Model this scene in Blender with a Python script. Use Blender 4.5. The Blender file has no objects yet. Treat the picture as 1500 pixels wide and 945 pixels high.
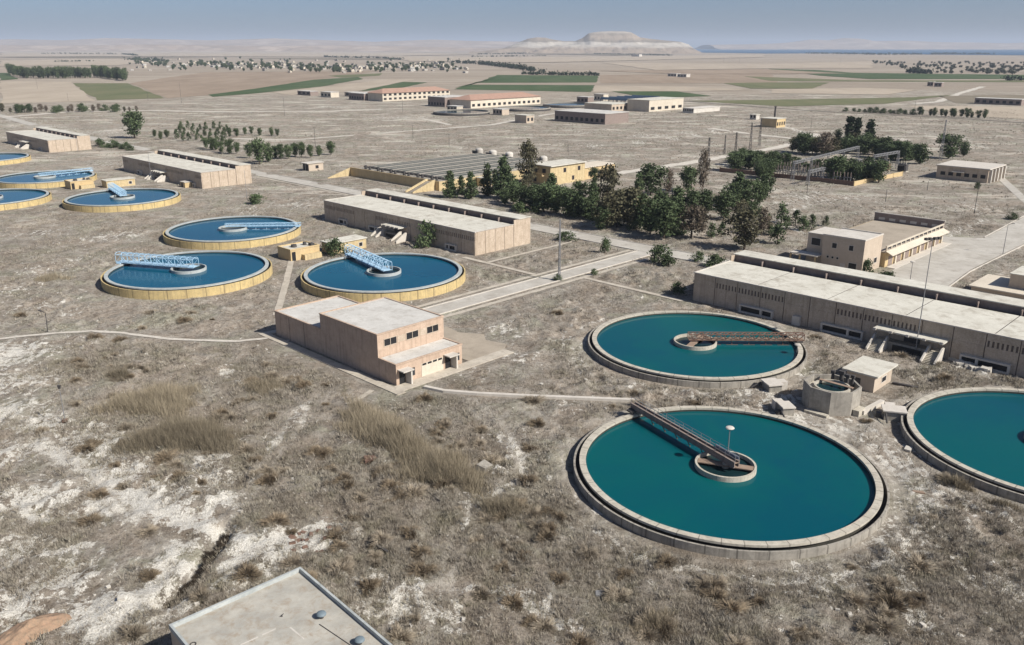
import bpy, math, random
import numpy as np

# ------------------------------------------------------------------ survey of the site
S_F, HOR = 1246.0, 68.44                 # focal length and horizon, in photo pixels
CAM_H = 59.5
TH = math.atan2(472.5 - HOR, S_F)
CT, ST = math.cos(TH), math.sin(TH)
def G(px, py, z=0.0):
    """point of the ground plane (or of height z) seen at a photo pixel"""
    a = (px - 750) / S_F; b = -(py - 472.5) / S_F
    k = (z - CAM_H) / (-ST + b * CT)
    return np.array([a * k, (CT + b * ST) * k])
AZ = math.radians(-44.5)
U = np.array([math.cos(AZ), math.sin(AZ)]); V = np.array([-math.sin(AZ), math.cos(AZ)])
def W(u, v): return u * U + v * V         # site grid -> world
def UV(p): return float(np.dot(p, U)), float(np.dot(p, V))

rng = random.Random(7)
nr = np.random.default_rng(11)
C = bpy.context.scene.collection

# ------------------------------------------------------------------ materials
def nodes(name):
    m = bpy.data.materials.new(name); m.use_nodes = True
    nt = m.node_tree; nt.nodes.clear()
    out = nt.nodes.new('ShaderNodeOutputMaterial'); b = nt.nodes.new('ShaderNodeBsdfPrincipled')
    nt.links.new(b.outputs[0], out.inputs[0])
    return m, nt, b
def N(nt, t, **kw):
    n = nt.nodes.new(t)
    for k, v in kw.items():
        if k in ('operation', 'blend_type', 'data_type', 'noise_dimensions', 'attribute_name', 'feature', 'wave_type', 'clamp'): setattr(n, k, v)
    return n
def L(nt, a, b): nt.links.new(a, b)
def noise(nt, vec, scale, detail=4, rough=.55, dist=0):
    n = nt.nodes.new('ShaderNodeTexNoise'); n.inputs['Scale'].default_value = scale; n.inputs['Detail'].default_value = detail
    n.inputs['Roughness'].default_value = rough; n.inputs['Distortion'].default_value = dist
    if vec is not None: L(nt, vec, n.inputs['Vector'])
    return n.outputs['Fac']
def ramp(nt, fac, stops):
    n = nt.nodes.new('ShaderNodeValToRGB'); e = n.color_ramp.elements
    while len(e) > 1: e.remove(e[-1])
    for i, (p, c) in enumerate(stops):
        x = e[0] if i == 0 else e.new(p)
        x.position = p; x.color = (*c, 1) if isinstance(c, tuple) else (c, c, c, 1)
    L(nt, fac, n.inputs[0]); return n.outputs[0]
def mixc(nt, f, a, b, mode='MIX'):
    n = nt.nodes.new('ShaderNodeMix'); n.data_type = 'RGBA'; n.blend_type = mode
    for sock, v in ((n.inputs[0], f), (n.inputs[6], a), (n.inputs[7], b)):
        if isinstance(v, (int, float)): sock.default_value = v
        elif isinstance(v, tuple): sock.default_value = (*v, 1)
        else: L(nt, v, sock)
    return n.outputs[2]
def math_(nt, op, a, b=0.0, c=None):
    n = nt.nodes.new('ShaderNodeMath'); n.operation = op
    for i, v in enumerate((a, b) if c is None else (a, b, c)):
        if isinstance(v, (int, float)): n.inputs[i].default_value = v
        else: L(nt, v, n.inputs[i])
    return n.outputs[0]
def mapping(nt, vec, scale=(1, 1, 1), rot=(0, 0, 0)):
    n = nt.nodes.new('ShaderNodeMapping'); n.inputs['Scale'].default_value = scale; n.inputs['Rotation'].default_value = rot
    L(nt, vec, n.inputs[0]); return n.outputs[0]
def wpos(nt): return nt.nodes.new('ShaderNodeNewGeometry').outputs['Position']
def opos(nt): return nt.nodes.new('ShaderNodeTexCoord').outputs['Object']
def bump(nt, b, h, strength=.3, dist=.1):
    n = nt.nodes.new('ShaderNodeBump'); n.inputs['Strength'].default_value = strength; n.inputs['Distance'].default_value = dist
    L(nt, h, n.inputs['Height']); L(nt, n.outputs[0], b.inputs['Normal'])

def worn(name, c1, c2, c3, scale=.25, rough=.85, streak=0.0, spots=0.5, bumps=.25, metal=0.0, vary=0.0, joints=0, grain=.22):
    """weathered surface: c1/c2 blotches, c3 stains, optional vertical run-off streaks"""
    m, nt, b = nodes(name); p = opos(nt)
    oi = nt.nodes.new('ShaderNodeObjectInfo').outputs['Random']
    ad = nt.nodes.new('ShaderNodeVectorMath'); ad.operation = 'ADD'
    L(nt, p, ad.inputs[0]); cb = nt.nodes.new('ShaderNodeCombineXYZ'); L(nt, math_(nt, 'MULTIPLY', oi, 57.0), cb.inputs[0]); L(nt, cb.outputs[0], ad.inputs[1])
    p = ad.outputs[0]
    big = noise(nt, p, scale, 6, .62); fine = noise(nt, p, scale * 9, 5, .6)
    col = mixc(nt, ramp(nt, big, [(.36, 0.0), (.64, 1.0)]), c1, c2)
    st = ramp(nt, noise(nt, p, scale * 2.3, 7, .68, .4), [(.5, 0.0), (.72, 1.0)])
    col = mixc(nt, math_(nt, 'MULTIPLY', st, spots), col, c3)
    col = mixc(nt, math_(nt, 'MULTIPLY', ramp(nt, fine, [(.35, 0.0), (.7, 1.0)]), grain), col, c3)
    if streak:
        s = noise(nt, mapping(nt, p, (1.6, 1.6, .1)), 1.0, 5, .6)
        col = mixc(nt, math_(nt, 'MULTIPLY', ramp(nt, s, [(.5, 0.0), (.68, 1.0)]), streak), col, c3)
    if joints:                                      # cast sections of a round wall
        sp = nt.nodes.new('ShaderNodeSeparateXYZ'); L(nt, opos(nt), sp.inputs[0])
        fr = math_(nt, 'FRACT', math_(nt, 'MULTIPLY', math_(nt, 'ARCTAN2', sp.outputs[1], sp.outputs[0]), joints / 6.28318))
        col = mixc(nt, math_(nt, 'MULTIPLY', math_(nt, 'LESS_THAN', fr, .055), .6), col, tuple(x*.4 for x in c3))
    if vary:
        k = math_(nt, 'MULTIPLY_ADD', oi, vary, 1 - vary / 2)
        v = nt.nodes.new('ShaderNodeVectorMath'); v.operation = 'SCALE'; L(nt, col, v.inputs[0]); L(nt, k, v.inputs['Scale']); col = v.outputs[0]
    L(nt, col, b.inputs['Base Color']); b.inputs['Roughness'].default_value = rough; b.inputs['Metallic'].default_value = metal
    b.inputs['Specular IOR Level'].default_value = .25
    bump(nt, b, fine, bumps, .05)
    return m

def leafmat(name, c1, c2, c3, dry=.0):
    m, nt, b = nodes(name); p = opos(nt)
    oi = nt.nodes.new('ShaderNodeObjectInfo').outputs['Random']
    n1 = noise(nt, p, .55, 3, .6); n2 = noise(nt, p, 3.0, 2, .5)
    col = mixc(nt, ramp(nt, n1, [(.35, 0.0), (.65, 1.0)]), c1, c2)
    col = mixc(nt, ramp(nt, n2, [(.5, 0.0), (.75, 1.0)]), col, c3)
    k = math_(nt, 'MULTIPLY_ADD', oi, .5, .75)
    v = nt.nodes.new('ShaderNodeVectorMath'); v.operation = 'SCALE'; L(nt, col, v.inputs[0]); L(nt, k, v.inputs['Scale'])
    L(nt, v.outputs[0], b.inputs['Base Color']); b.inputs['Roughness'].default_value = .8; b.inputs['Specular IOR Level'].default_value = .15
    return m

def plain(name, c, rough=.7, metal=0.0, spec=.3):
    m, nt, b = nodes(name)
    n = noise(nt, opos(nt), 1.1, 5, .6)
    L(nt, mixc(nt, n, tuple(x * .8 for x in c), tuple(min(1, x * 1.2) for x in c)), b.inputs['Base Color'])
    b.inputs['Roughness'].default_value = rough; b.inputs['Metallic'].default_value = metal; b.inputs['Specular IOR Level'].default_value = spec
    return m

M = {}
M['brick'] = worn('pink_brick', (.575, .48, .38), (.475, .39, .30), (.32, .25, .185), .4, .9, .65, .7, grain=.6)
M['pumpwall'] = worn('pump_wall_plaster', (.53, .405, .31), (.46, .345, .26), (.30, .22, .165), .35, .9, .6, .6)
M['roof'] = worn('roof_screed', (.63, .61, .535), (.54, .52, .45), (.30, .265, .21), .16, .92, 0, .8)
M['roofgrey'] = worn('grey_roof_slab', (.60, .585, .545), (.50, .485, .45), (.33, .30, .26), .22, .9, 0, .75)
M['oldroof'] = worn('stained_roof_slab', (.46, .44, .385), (.34, .33, .295), (.28, .215, .15), .35, .92, 0, .8)
M['trim'] = worn('pale_trim', (.60, .56, .50), (.52, .48, .42), (.36, .33, .29), .5, .85, .2, .3)
M['gravelroof'] = worn('gravel_roof', (.40, .345, .275), (.33, .285, .225), (.23, .195, .155), .15, .95, 0, .5)
M['slot'] = plain('dusty_slot', (.15, .12, .10), .9)
M['joint'] = plain('dark_joint_and_shade', (.07, .06, .055), .9)
M['dark'] = plain('dark_opening', (.02, .02, .022), .5)
M['glass'] = plain('dusty_glass', (.035, .04, .045), .2, 0, .5)
M['concrete'] = worn('tank_concrete', (.38, .35, .30), (.28, .26, .225), (.16, .145, .125), .45, .9, .65, .6)
M['wallconc'] = worn('tank_wall_concrete', (.38, .35, .30), (.28, .26, .225), (.15, .135, .115), .45, .9, .75, .6, joints=36)
M['wallyellow'] = worn('tank_wall_yellow', (.62, .485, .235), (.50, .385, .185), (.29, .225, .135), .5, .85, .7, .65, joints=30)
M['rim'] = worn('tank_rim_concrete', (.53, .49, .41), (.43, .395, .325), (.25, .225, .185), .6, .88, 0, .75, joints=48)
M['rimgrey'] = worn('tank_rim_grey', (.46, .48, .465), (.36, .385, .38), (.22, .235, .23), .6, .85, 0, .65)
M['yellow'] = worn('yellow_paint', (.60, .485, .285), (.50, .40, .23), (.30, .23, .135), .5, .85, .6, .65)
M['ochre'] = worn('ochre_plaster', (.58, .45, .255), (.51, .385, .21), (.36, .27, .16), .3, .88, .3, .3)
M['beige'] = worn('beige_plaster', (.52, .435, .345), (.45, .375, .295), (.33, .27, .21), .25, .9, .25, .3)
M['cream'] = worn('cream_plaster', (.60, .54, .44), (.53, .47, .38), (.38, .33, .27), .25, .9, .2, .3, vary=.25)
M['white'] = worn('white_render', (.56, .53, .48), (.47, .44, .39), (.34, .31, .27), .3, .85, .2, .3, vary=.3)
M['redroof'] = worn('red_tiles', (.42, .265, .20), (.35, .225, .17), (.27, .17, .135), .2, .85, 0, .3)
M['road'] = worn('dusty_road', (.50, .475, .425), (.40, .375, .33), (.28, .25, .21), .12, .95, 0, .8)
M['pave'] = worn('old_concrete_path', (.53, .48, .40), (.42, .375, .31), (.27, .235, .19), .3, .92, 0, .75)
M['trail'] = worn('white_dust', (.62, .58, .51), (.52, .48, .415), (.32, .285, .235), .5, .95, 0, .75)
M['rust'] = worn('rusty_steel', (.21, .135, .10), (.16, .10, .075), (.12, .07, .055), .8, .8, 0, .5)
M['girder'] = worn('dull_brown_paint', (.27, .225, .20), (.22, .175, .155), (.17, .11, .085), .7, .75, 0, .5)
M['bluesteel'] = plain('pale_blue_paint', (.40, .58, .72), .5, .0, .4)
M['blueplate'] = plain('slate_blue_plate', (.17, .21, .28), .5)
M['steel'] = plain('galvanised_steel', (.24, .24, .245), .6, .3)
M['darksteel'] = plain('weathered_dark_steel', (.075, .07, .068), .7, .2)
M['wood'] = worn('weathered_plank', (.33, .24, .18), (.26, .19, .14), (.17, .12, .09), 1.0, .85, 0, .4)
M['ventblue'] = plain('blue_grey_vent_cap', (.15, .19, .215), .6)
M['bark'] = plain('bark', (.11, .085, .065), .95)
M['pine'] = leafmat('pine_needles', (.052, .078, .034), (.078, .106, .05), (.125, .14, .075))
M['broad'] = leafmat('dusty_leaves', (.082, .082, .047), (.12, .108, .065), (.165, .145, .095))
M['cypress'] = leafmat('cypress_needles', (.017, .028, .014), (.028, .04, .02), (.045, .055, .03))
M['bare'] = leafmat('bare_twigs', (.105, .085, .062), (.145, .115, .085), (.18, .15, .115))
M['olive'] = leafmat('olive_leaves', (.05, .06, .038), (.075, .082, .052), (.10, .105, .07))
M['shrub'] = leafmat('dry_shrub_twigs', (.27, .225, .168), (.34, .29, .22), (.42, .365, .285))
M['brownshrub'] = leafmat('brown_shrub_twigs', (.19, .148, .10), (.25, .20, .14), (.32, .265, .19))
M['reed'] = leafmat('dry_reed', (.215, .18, .125), (.27, .23, .165), (.36, .31, .23))
M['solar'] = plain('dark_blue_panels', (.035, .055, .085), .3, 0, .5)
M['media'] = plain('dark_filter_sand', (.045, .06, .058), .8)
M['weir'] = worn('shade_dark_weir', (.045, .043, .036), (.03, .032, .028), (.08, .07, .055), .6, .9, .4, .4)  # near-black base colour paints in the shade beneath the overhanging rim
M['rubble'] = worn('broken_concrete', (.56, .53, .47), (.47, .44, .39), (.3, .28, .25), .8, .9, 0, .4)
M['orange_soil'] = worn('orange_soil', (.40, .25, .165), (.33, .225, .15), (.20, .165, .12), 1.3, .95, 0, .95, 1.0, grain=.6)

def water_mat(name, c1, c2):
    m, nt, b = nodes(name); p = wpos(nt)
    n = noise(nt, p, .035, 5, .6, .6)
    L(nt, mixc(nt, ramp(nt, n, [(.38, 0.0), (.62, 1.0)]), c1, c2), b.inputs['Base Color'])
    b.inputs['Roughness'].default_value = .12; b.inputs['IOR'].default_value = 1.33; b.inputs['Specular IOR Level'].default_value = .22
    bump(nt, b, noise(nt, mapping(nt, p, (1, .6, 1)), 1.3, 4, .6), .10, .05)
    return m
M['teal'] = water_mat('teal_water', (.0015, .084, .088), (.001, .066, .092))
M['bluew'] = water_mat('blue_water', (.003, .068, .125), (.003, .084, .142))
M['darkw'] = water_mat('dark_water', (.006, .022, .026), (.01, .03, .034))
M['lakew'] = plain('lake_water', (.02, .085, .17), .6, 0, .15)

# ------------------------------------------------------------------ mesh helpers
class MB:
    def __init__(s): s.v = []; s.f = []; s.m = []; s.k = 0
    def add(s, vs, fs):
        o = len(s.v); s.v += [tuple(map(float, q)) for q in vs]; s.f += [tuple(i + o for i in f) for f in fs]; s.m += [s.k] * len(fs); return s
    def mat(s, k): s.k = k; return s
    def box(s, x0, y0, z0, x1, y1, z1):
        x0, x1 = sorted((x0, x1)); y0, y1 = sorted((y0, y1)); z0, z1 = sorted((z0, z1))
        return s.add([(x0,y0,z0),(x1,y0,z0),(x1,y1,z0),(x0,y1,z0),(x0,y0,z1),(x1,y0,z1),(x1,y1,z1),(x0,y1,z1)],
                     [(0,3,2,1),(4,5,6,7),(0,1,5,4),(1,2,6,5),(2,3,7,6),(3,0,4,7)])
    def bar(s, p, q, r=.06, n=4, r2=None):
        p = np.array(p, float); q = np.array(q, float); d = q - p; l = np.linalg.norm(d)
        if l < 1e-6: return s
        d /= l; a = np.cross(d, (0, 0, 1.0) if abs(d[2]) < .9 else (1.0, 0, 0)); a /= np.linalg.norm(a); b = np.cross(d, a)
        r2 = r if r2 is None else r2
        vs = []
        for (c, rr) in ((p, r), (q, r2)):
            for i in range(n):
                t = 2 * math.pi * (i + .5) / n; vs.append(c + rr * 1.2 * (math.cos(t) * a + math.sin(t) * b) if n == 4 else c + rr * (math.cos(t) * a + math.sin(t) * b))
        fs = [(i, (i + 1) % n, n + (i + 1) % n, n + i) for i in range(n)] + [tuple(range(n - 1, -1, -1)), tuple(range(n, 2 * n))]
        return s.add(vs, fs)
    def beam(s, p, q, w, h):
        """horizontal-ish rectangular beam, width w, height h, centred on p-q"""
        p = np.array(p, float); q = np.array(q, float); d = q - p; d /= np.linalg.norm(d)
        a = np.cross(d, (0, 0, 1.0)); a /= np.linalg.norm(a); b = np.cross(a, d)
        vs = [c + sx * w / 2 * a + sz * h / 2 * b for c in (p, q) for sx, sz in ((-1,-1),(1,-1),(1,1),(-1,1))]
        return s.add(vs, [(0,1,2,3),(7,6,5,4),(0,4,5,1),(1,5,6,2),(2,6,7,3),(3,7,4,0)])
    def ring(s, r0, r1, z0, z1, n=128, c=(0, 0)):
        vs = []
        for i in range(n):
            t = 2 * math.pi * i / n; x, y = math.cos(t), math.sin(t)
            vs += [(c[0] + r0*x, c[1] + r0*y, z0), (c[0] + r1*x, c[1] + r1*y, z0), (c[0] + r1*x, c[1] + r1*y, z1), (c[0] + r0*x, c[1] + r0*y, z1)]
        fs = []
        for i in range(n):
            a = 4 * i; b = 4 * ((i + 1) % n)
            fs += [(a+1, b+1, b+2, a+2), (a+2, b+2, b+3, a+3), (a+3, b+3, b, a), (a, b, b+1, a+1)]
        return s.add(vs, fs)
    def cyl(s, x, y, z0, z1, r0, r1=None, n=20):
        r1 = r0 if r1 is None else r1
        vs = [(x + r*math.cos(2*math.pi*i/n), y + r*math.sin(2*math.pi*i/n), z) for r, z in ((r0, z0), (r1, z1)) for i in range(n)]
        return s.add(vs, [(i, (i+1) % n, n + (i+1) % n, n + i) for i in range(n)] + [tuple(range(n-1, -1, -1)), tuple(range(n, 2*n))])
    def dome(s, x, y, z, r, h, n=20, k=5):
        vs = []; fs = []
        for j in range(k):
            t = math.pi / 2 * j / k
            vs += [(x + r*math.cos(t)*math.cos(2*math.pi*i/n), y + r*math.cos(t)*math.sin(2*math.pi*i/n), z + h*math.sin(t)) for i in range(n)]
        vs.append((x, y, z + h))
        for j in range(k - 1):
            fs += [(j*n + i, j*n + (i+1) % n, (j+1)*n + (i+1) % n, (j+1)*n + i) for i in range(n)]
        fs += [((k-1)*n + i, (k-1)*n + (i+1) % n, k*n) for i in range(n)]
        return s.add(vs, fs)
    def prism(s, poly, z0, z1):
        n = len(poly)
        ar = sum(poly[i][0]*poly[(i+1) % n][1] - poly[(i+1) % n][0]*poly[i][1] for i in range(n))
        if ar < 0: poly = poly[::-1]
        return s.add([(x, y, z0) for x, y in poly] + [(x, y, z1) for x, y in poly],
                     [tuple(range(n-1, -1, -1)), tuple(range(n, 2*n))] + [(i, (i+1) % n, n + (i+1) % n, n + i) for i in range(n)])
    def build(s, name, mats, parent=None, smooth=False):
        me = bpy.data.meshes.new(name); me.from_pydata(s.v, [], s.f)
        for m in (mats if isinstance(mats, (list, tuple)) else [mats]): me.materials.append(m)
        me.polygons.foreach_set('material_index', s.m)
        if smooth: me.polygons.foreach_set('use_smooth', [True] * len(me.polygons))
        me.update()
        o = bpy.data.objects.new(name, me); C.objects.link(o)
        if parent is not None: o.parent = parent
        return o

def tag(o, label=None, cat=None, group=None, kind=None):
    if label: o['label'] = label
    if cat: o['category'] = cat
    if group: o['group'] = group
    if kind: o['kind'] = kind
    return o
def thing(name, label, cat, xy=(0, 0), z=0.0, rot=0.0, group=None):
    o = bpy.data.objects.new(name, None); C.objects.link(o); o.empty_display_size = .5
    o.location = (float(xy[0]), float(xy[1]), z); o.rotation_euler = (0, 0, rot)
    return tag(o, label, cat, group)
def site(name, label, cat, u, v, z=0.0, group=None):
    return thing(name, label, cat, W(u, v), z, AZ, group)
def dup(root, xy, z=None, rot=0.0, scale=(1, 1, 1), label=None, group=None):
    def cp(o, par):
        c = o.copy(); C.objects.link(c)
        if par is not None: c.parent = par
        for ch in o.children: cp(ch, c)
        return c
    r = cp(root, None)
    r.location = (float(xy[0]), float(xy[1]), root.location.z if z is None else z); r.rotation_euler = (0, 0, rot); r.scale = scale
    if label: r['label'] = label
    if group: r['group'] = group
    return r
def raw_mesh(name, V3, F, mats, smooth=False, nper=3):
    """fast mesh from numpy arrays; all faces have nper corners"""
    me = bpy.data.meshes.new(name); nv, nf = len(V3), len(F)
    me.vertices.add(nv); me.vertices.foreach_set('co', np.ascontiguousarray(V3, dtype=np.float32).ravel())
    me.loops.add(nf * nper); me.loops.foreach_set('vertex_index', np.ascontiguousarray(F, dtype=np.int32).ravel())
    me.polygons.add(nf); me.polygons.foreach_set('loop_start', np.arange(0, nf * nper, nper, dtype=np.int32))
    for m in (mats if isinstance(mats, (list, tuple)) else [mats]): me.materials.append(m)
    me.update(calc_edges=True); me.validate()
    me.polygons.foreach_set('use_smooth', np.full(len(me.polygons), smooth))
    return me
def link(name, me, parent=None):
    o = bpy.data.objects.new(name, me); C.objects.link(o)
    if parent is not None: o.parent = parent
    return o

# ------------------------------------------------------------------ numpy noise
def vnoise(x, y, seed=0):
    xi = np.floor(x).astype(np.int64); yi = np.floor(y).astype(np.int64); fx = x - xi; fy = y - yi
    fx = fx*fx*(3-2*fx); fy = fy*fy*(3-2*fy)
    def h(a, b):
        n = (a * 374761393 + b * 668265263 + seed * 974711) & 0xffffffff
        n = ((n ^ (n >> 13)) * 1274126177) & 0xffffffff
        return ((n ^ (n >> 16)) & 0xffff) / 65535.0
    return (h(xi, yi)*(1-fx) + h(xi+1, yi)*fx)*(1-fy) + (h(xi, yi+1)*(1-fx) + h(xi+1, yi+1)*fx)*fy
def fbm(x, y, seed=0, o=4):
    s = 0; a = .5; t = 0
    for i in range(o):
        s = s + a * vnoise(x, y, seed + i); t += a; a *= .5; x = x * 2.03 + 17.1; y = y * 2.03 + 9.7
    return s / t
def seg_dist(x, y, pts):
    d = np.full(np.shape(x), 1e9)
    for (a, b) in zip(pts[:-1], pts[1:]):
        ab = np.asarray(b) - np.asarray(a); l2 = max(ab @ ab, 1e-9)
        t = np.clip(((x - a[0])*ab[0] + (y - a[1])*ab[1]) / l2, 0, 1)
        d = np.minimum(d, np.hypot(x - a[0] - t*ab[0], y - a[1] - t*ab[1]))
    return d

# ------------------------------------------------------------------ layout tables
TANK = {'A': (31.2, 111.8), 'B': (38.0, 166.6), 'H': (84.6, 120.0), 'C': (-34.9, 224.9), 'D': (-89.1, 227.6), 'E': (-94.1, 282.8),
        'F': (-158.8, 345.8), 'I': (-220.2, 402.5), 'J': (-212.4, 345.0), 'K': (-291.0, 475.0)}
for k_ in 'CDEFIJK': TANK[k_] = (TANK[k_][0]*57/58, TANK[k_][1]*57/58)     # their rims stand a metre higher
P = lambda *px: [G(*q) for q in px]
# ground strips: name, centre line, width, material, z
STRIPS = [
    ('main_road', [W(-1000, 246), W(-890, 240), W(-730, 225), W(-563, 219), W(-376, 213), W(-150, 213), W(10, 213), W(90, 213)], 8.0, 'road', .03),
    ('side_road', [W(-148, 106), W(-148, 208.9)], 5.5, 'road', .034),
    ('footpath', [W(-153.3, 110), W(-153.3, 208)], 1.5, 'pave', .05), ('footpath', [W(-142.6, 112), W(-142.6, 206)], 1.5, 'pave', .05),
    ('footpath', [W(-183, 165.6), W(-154.1, 165.6)], 1.6, 'pave', .056), ('footpath', [W(-141.8, 172.6), W(-110.7, 172.6)], 1.6, 'pave', .056),
    ('footpath', [W(-173.2, 166.4), W(-173.8, 207)], 1.3, 'pave', .056),
    ('footpath', P((427, 380), (418, 418), (405, 462)), 1.7, 'pave', .05),
    ('footpath', [W(-376, 207), W(-300, 207)], 1.2, 'pave', .05), ('footpath', [W(-330, 187), W(-300, 206)], 1.4, 'pave', .045),
    ('white_trail', P((-20, 499), (40, 492), (85, 488), (135, 485), (180, 488), (250, 497), (310, 499), (350, 500), (395, 495)), 1.15, 'trail', .05),
    ('footpath', P((545, 572), (530, 582), (508, 592)), 1.0, 'pave', .05),
    ('dirt_track', P((340, 203), (430, 205), (560, 195), (720, 183), (800, 168), (860, 160)), 5.0, 'trail', .06),
    ('dirt_track', P((905, 254), (1000, 240), (1125, 219), (1165, 210), (1200, 196)), 7.0, 'trail', .06),
    ('dirt_track', P((1040, 188), (1090, 195), (1170, 204)), 6.0, 'trail', .064),
    ('dirt_track', P((1463, 258), (1478, 272), (1500, 292), (1530, 315)), 3.6, 'road', .05),
    ('dirt_track', P((1340, 152), (1375, 149), (1405, 137), (1440, 127)), 9.0, 'trail', .10),
    ('dirt_track', P((560, 177), (620, 174), (660, 183)), 4.0, 'trail', .05),
    ('dirt_track', P((0, 172), (100, 164), (220, 162), (330, 164), (480, 163), (560, 160)), 9.0, 'trail', .06),
    ('rail_line', P((1000, 148), (1125, 158), (1200, 163), (1375, 172), (1520, 181)), 7.0, 'darkpath', .10),
]
M['darkpath'] = worn('dark_ballast', (.17, .15, .125), (.14, .125, .105), (.10, .09, .075), .05, .95, 0, .4)
DUCTS = [P((1262, 607), (1292, 591)), P((622, 568), (650, 574), (700, 578), (780, 582), (860, 585), (930, 588))]
YARD = P((1381, 347), (1442, 349), (1500, 318), (1560, 285), (1560, 300), (1500, 357), (1420, 396), (1385, 422), (1332, 420), (1303, 399))
# footprints in site grid: u0,u1,v0,v1
FOOT = [(-160, -116, 88, 106), (-262, -181.5, 169, 194), (-110, 40, 174, 200), (-108, -88, 227, 243), (-113, -88, 240, 291), (-348, -279, 239, 330),
        (-141, -118, 430, 456), (-62, -30, 221, 245), (-61, -51, 131, 141), (-60, -52, 146, 156), (-222, -212, 126, 155), (-270, -255, 284, 336),
        (-445, -358, 171, 197), (-630, -550, 171, 197), (-138, -113, 86, 120), (-163, -113, 85, 89), (-402, -390, 127, 157)]
KERBS = []

SALT = [  # px, py, radius m, strength
    (10, 520, 9, .8), (25, 560, 8, .7), (15, 605, 6, .8), (60, 620, 6, .7), (120, 640, 6, .7), (180, 690, 5, .85), (150, 655, 6, .7), (215, 720, 5, .7), (60, 730, 6, .8), (150, 745, 5, .85), (230, 745, 5, .9), (290, 762, 3, .9),
    (20, 800, 5, .7), (90, 850, 5, .75), (30, 880, 5, .8), (150, 900, 4.5, 1), (200, 880, 3.5, 1), (255, 830, 2.6, 1), (265, 800, 2, 1), (225, 860, 2.4, 1), (320, 700, 3.5, .8), (335, 735, 2.5, .9), (295, 680, 3, .7), (20, 660, 6, .7),
    (370, 800, 3.2, .9), (420, 790, 3.5, 1), (470, 795, 3, .9), (500, 770, 3, .6), (340, 850, 2.6, .8), (400, 815, 3, .8), (540, 860, 3, .7), (590, 880, 3.2, .75), (640, 900, 3.2, .65), (550, 890, 3, .7),
    (700, 725, 2.5, .6), (715, 690, 2, .7), (690, 745, 2, .7), (760, 665, 3, .6), (740, 640, 3, .5), (750, 872, 2.6, .8), (800, 890, 2.2, .7), (840, 915, 2, .6), (860, 730, 3, .4), (930, 770, 3, .45), (880, 745, 2.5, .5),
    (1200, 860, 3, .7), (1180, 835, 2, .6), (1300, 800, 4, .6), (1330, 890, 2, .7), (1320, 860, 2, .7), (1470, 855, 4, .6), (1350, 915, 2.4, .6), (1290, 770, 4, .45), (1320, 730, 4, .4),
    (440, 615, 3, .4), (410, 640, 3, .4), (360, 560, 3, .4), (330, 545, 3, .5), (470, 470, 4, .4), (60, 450, 6, .35), (110, 380, 7, .4), (180, 345, 7, .55), (60, 340, 7, .45), (140, 350, 6, .5), (20, 425, 6, .45), (200, 395, 4, .45), (100, 460, 4, .5), (50, 400, 6, .4),
    (770, 490, 3, .4), (700, 540, 3, .4), (740, 480, 4, .5), (760, 520, 4, .4), (1080, 590, 4, .5), (1130, 575, 3, .6), (1160, 585, 4, .6), (1170, 610, 3, .8), (1230, 630, 2.5, .9), (1160, 540, 4, .5), (1300, 610, 3, .5), (1420, 540, 5, .5), (1380, 520, 3, .5), (1100, 575, 3, .5), (830, 590, 3, .4),
    (640, 345, 8, .4), (480, 320, 7, .35), (370, 310, 10, .35), (430, 300, 10, .4), (160, 240, 12, .4), (900, 395, 6, .3), (1180, 290, 14, .4), (1140, 300, 12, .35), (1420, 305, 12, .35), (1250, 290, 12, .3),
]
LINES = [  # salt-white streaks: points px, width m, strength
    ([(60, 650), (130, 690), (200, 730), (270, 765), (326, 778)], 1.7, 1), ([(266, 700), (300, 672), (330, 670)], .9, 1), ([(25, 735), (50, 758), (75, 760)], 1.1, 1),
    ([(300, 770), (310, 735), (335, 725)], .8, .9), ([(0, 832), (60, 815), (130, 800)], .8, .8), ([(0, 905), (60, 870), (140, 843)], 1.0, .8),
    ([(280, 880), (220, 925), (180, 950)], 1.4, .7), ([(260, 800), (240, 850), (200, 890), (150, 925)], 1.6, 1), ([(330, 830), (400, 790), (470, 770)], .9, 1),
    ([(745, 640), (765, 675), (770, 700), (730, 720), (690, 745), (680, 775)], .7, .75), ([(690, 862), (740, 870), (800, 900), (850, 935)], .9, .8),
    ([(1320, 890), (1345, 920), (1350, 945)], .6, .9), ([(450, 590), (420, 625), (395, 660)], .7, .6),
    ([(865, 560), (845, 530), (850, 505), (880, 482)], .8, .35), ([(620, 420), (580, 470)], .5, .3),
    ([(1190, 345), (1130, 325), (1190, 297), (1240, 290)], 1.6, .5), ([(1260, 315), (1300, 322), (1370, 330)], 1.4, .35), ([(1390, 345), (1440, 322)], 1.5, .5),
    ([(1130, 180), (1180, 195), (1260, 200), (1340, 205), (1440, 215), (1510, 225)], 5, .55), ([(1330, 190), (1400, 205), (1500, 207)], 6, .6),
    ([(690, 215), (800, 217), (900, 212), (980, 205), (1050, 195)], 4, .45), ([(850, 195), (960, 200), (1040, 190)], 6, .4), ([(1030, 145), (960, 150)], 8, .3),
    ([(0, 175), (60, 185), (120, 195)], 8, .5), ([(130, 195), (180, 200), (170, 188)], 8, .45), ([(430, 178), (540, 173), (640, 172)], 6, .4), ([(380, 160), (470, 157), (560, 158)], 9, .5),
]
GULLY = P((328, 772), (318, 792), (300, 815), (280, 842), (262, 858), (240, 880))

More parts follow.
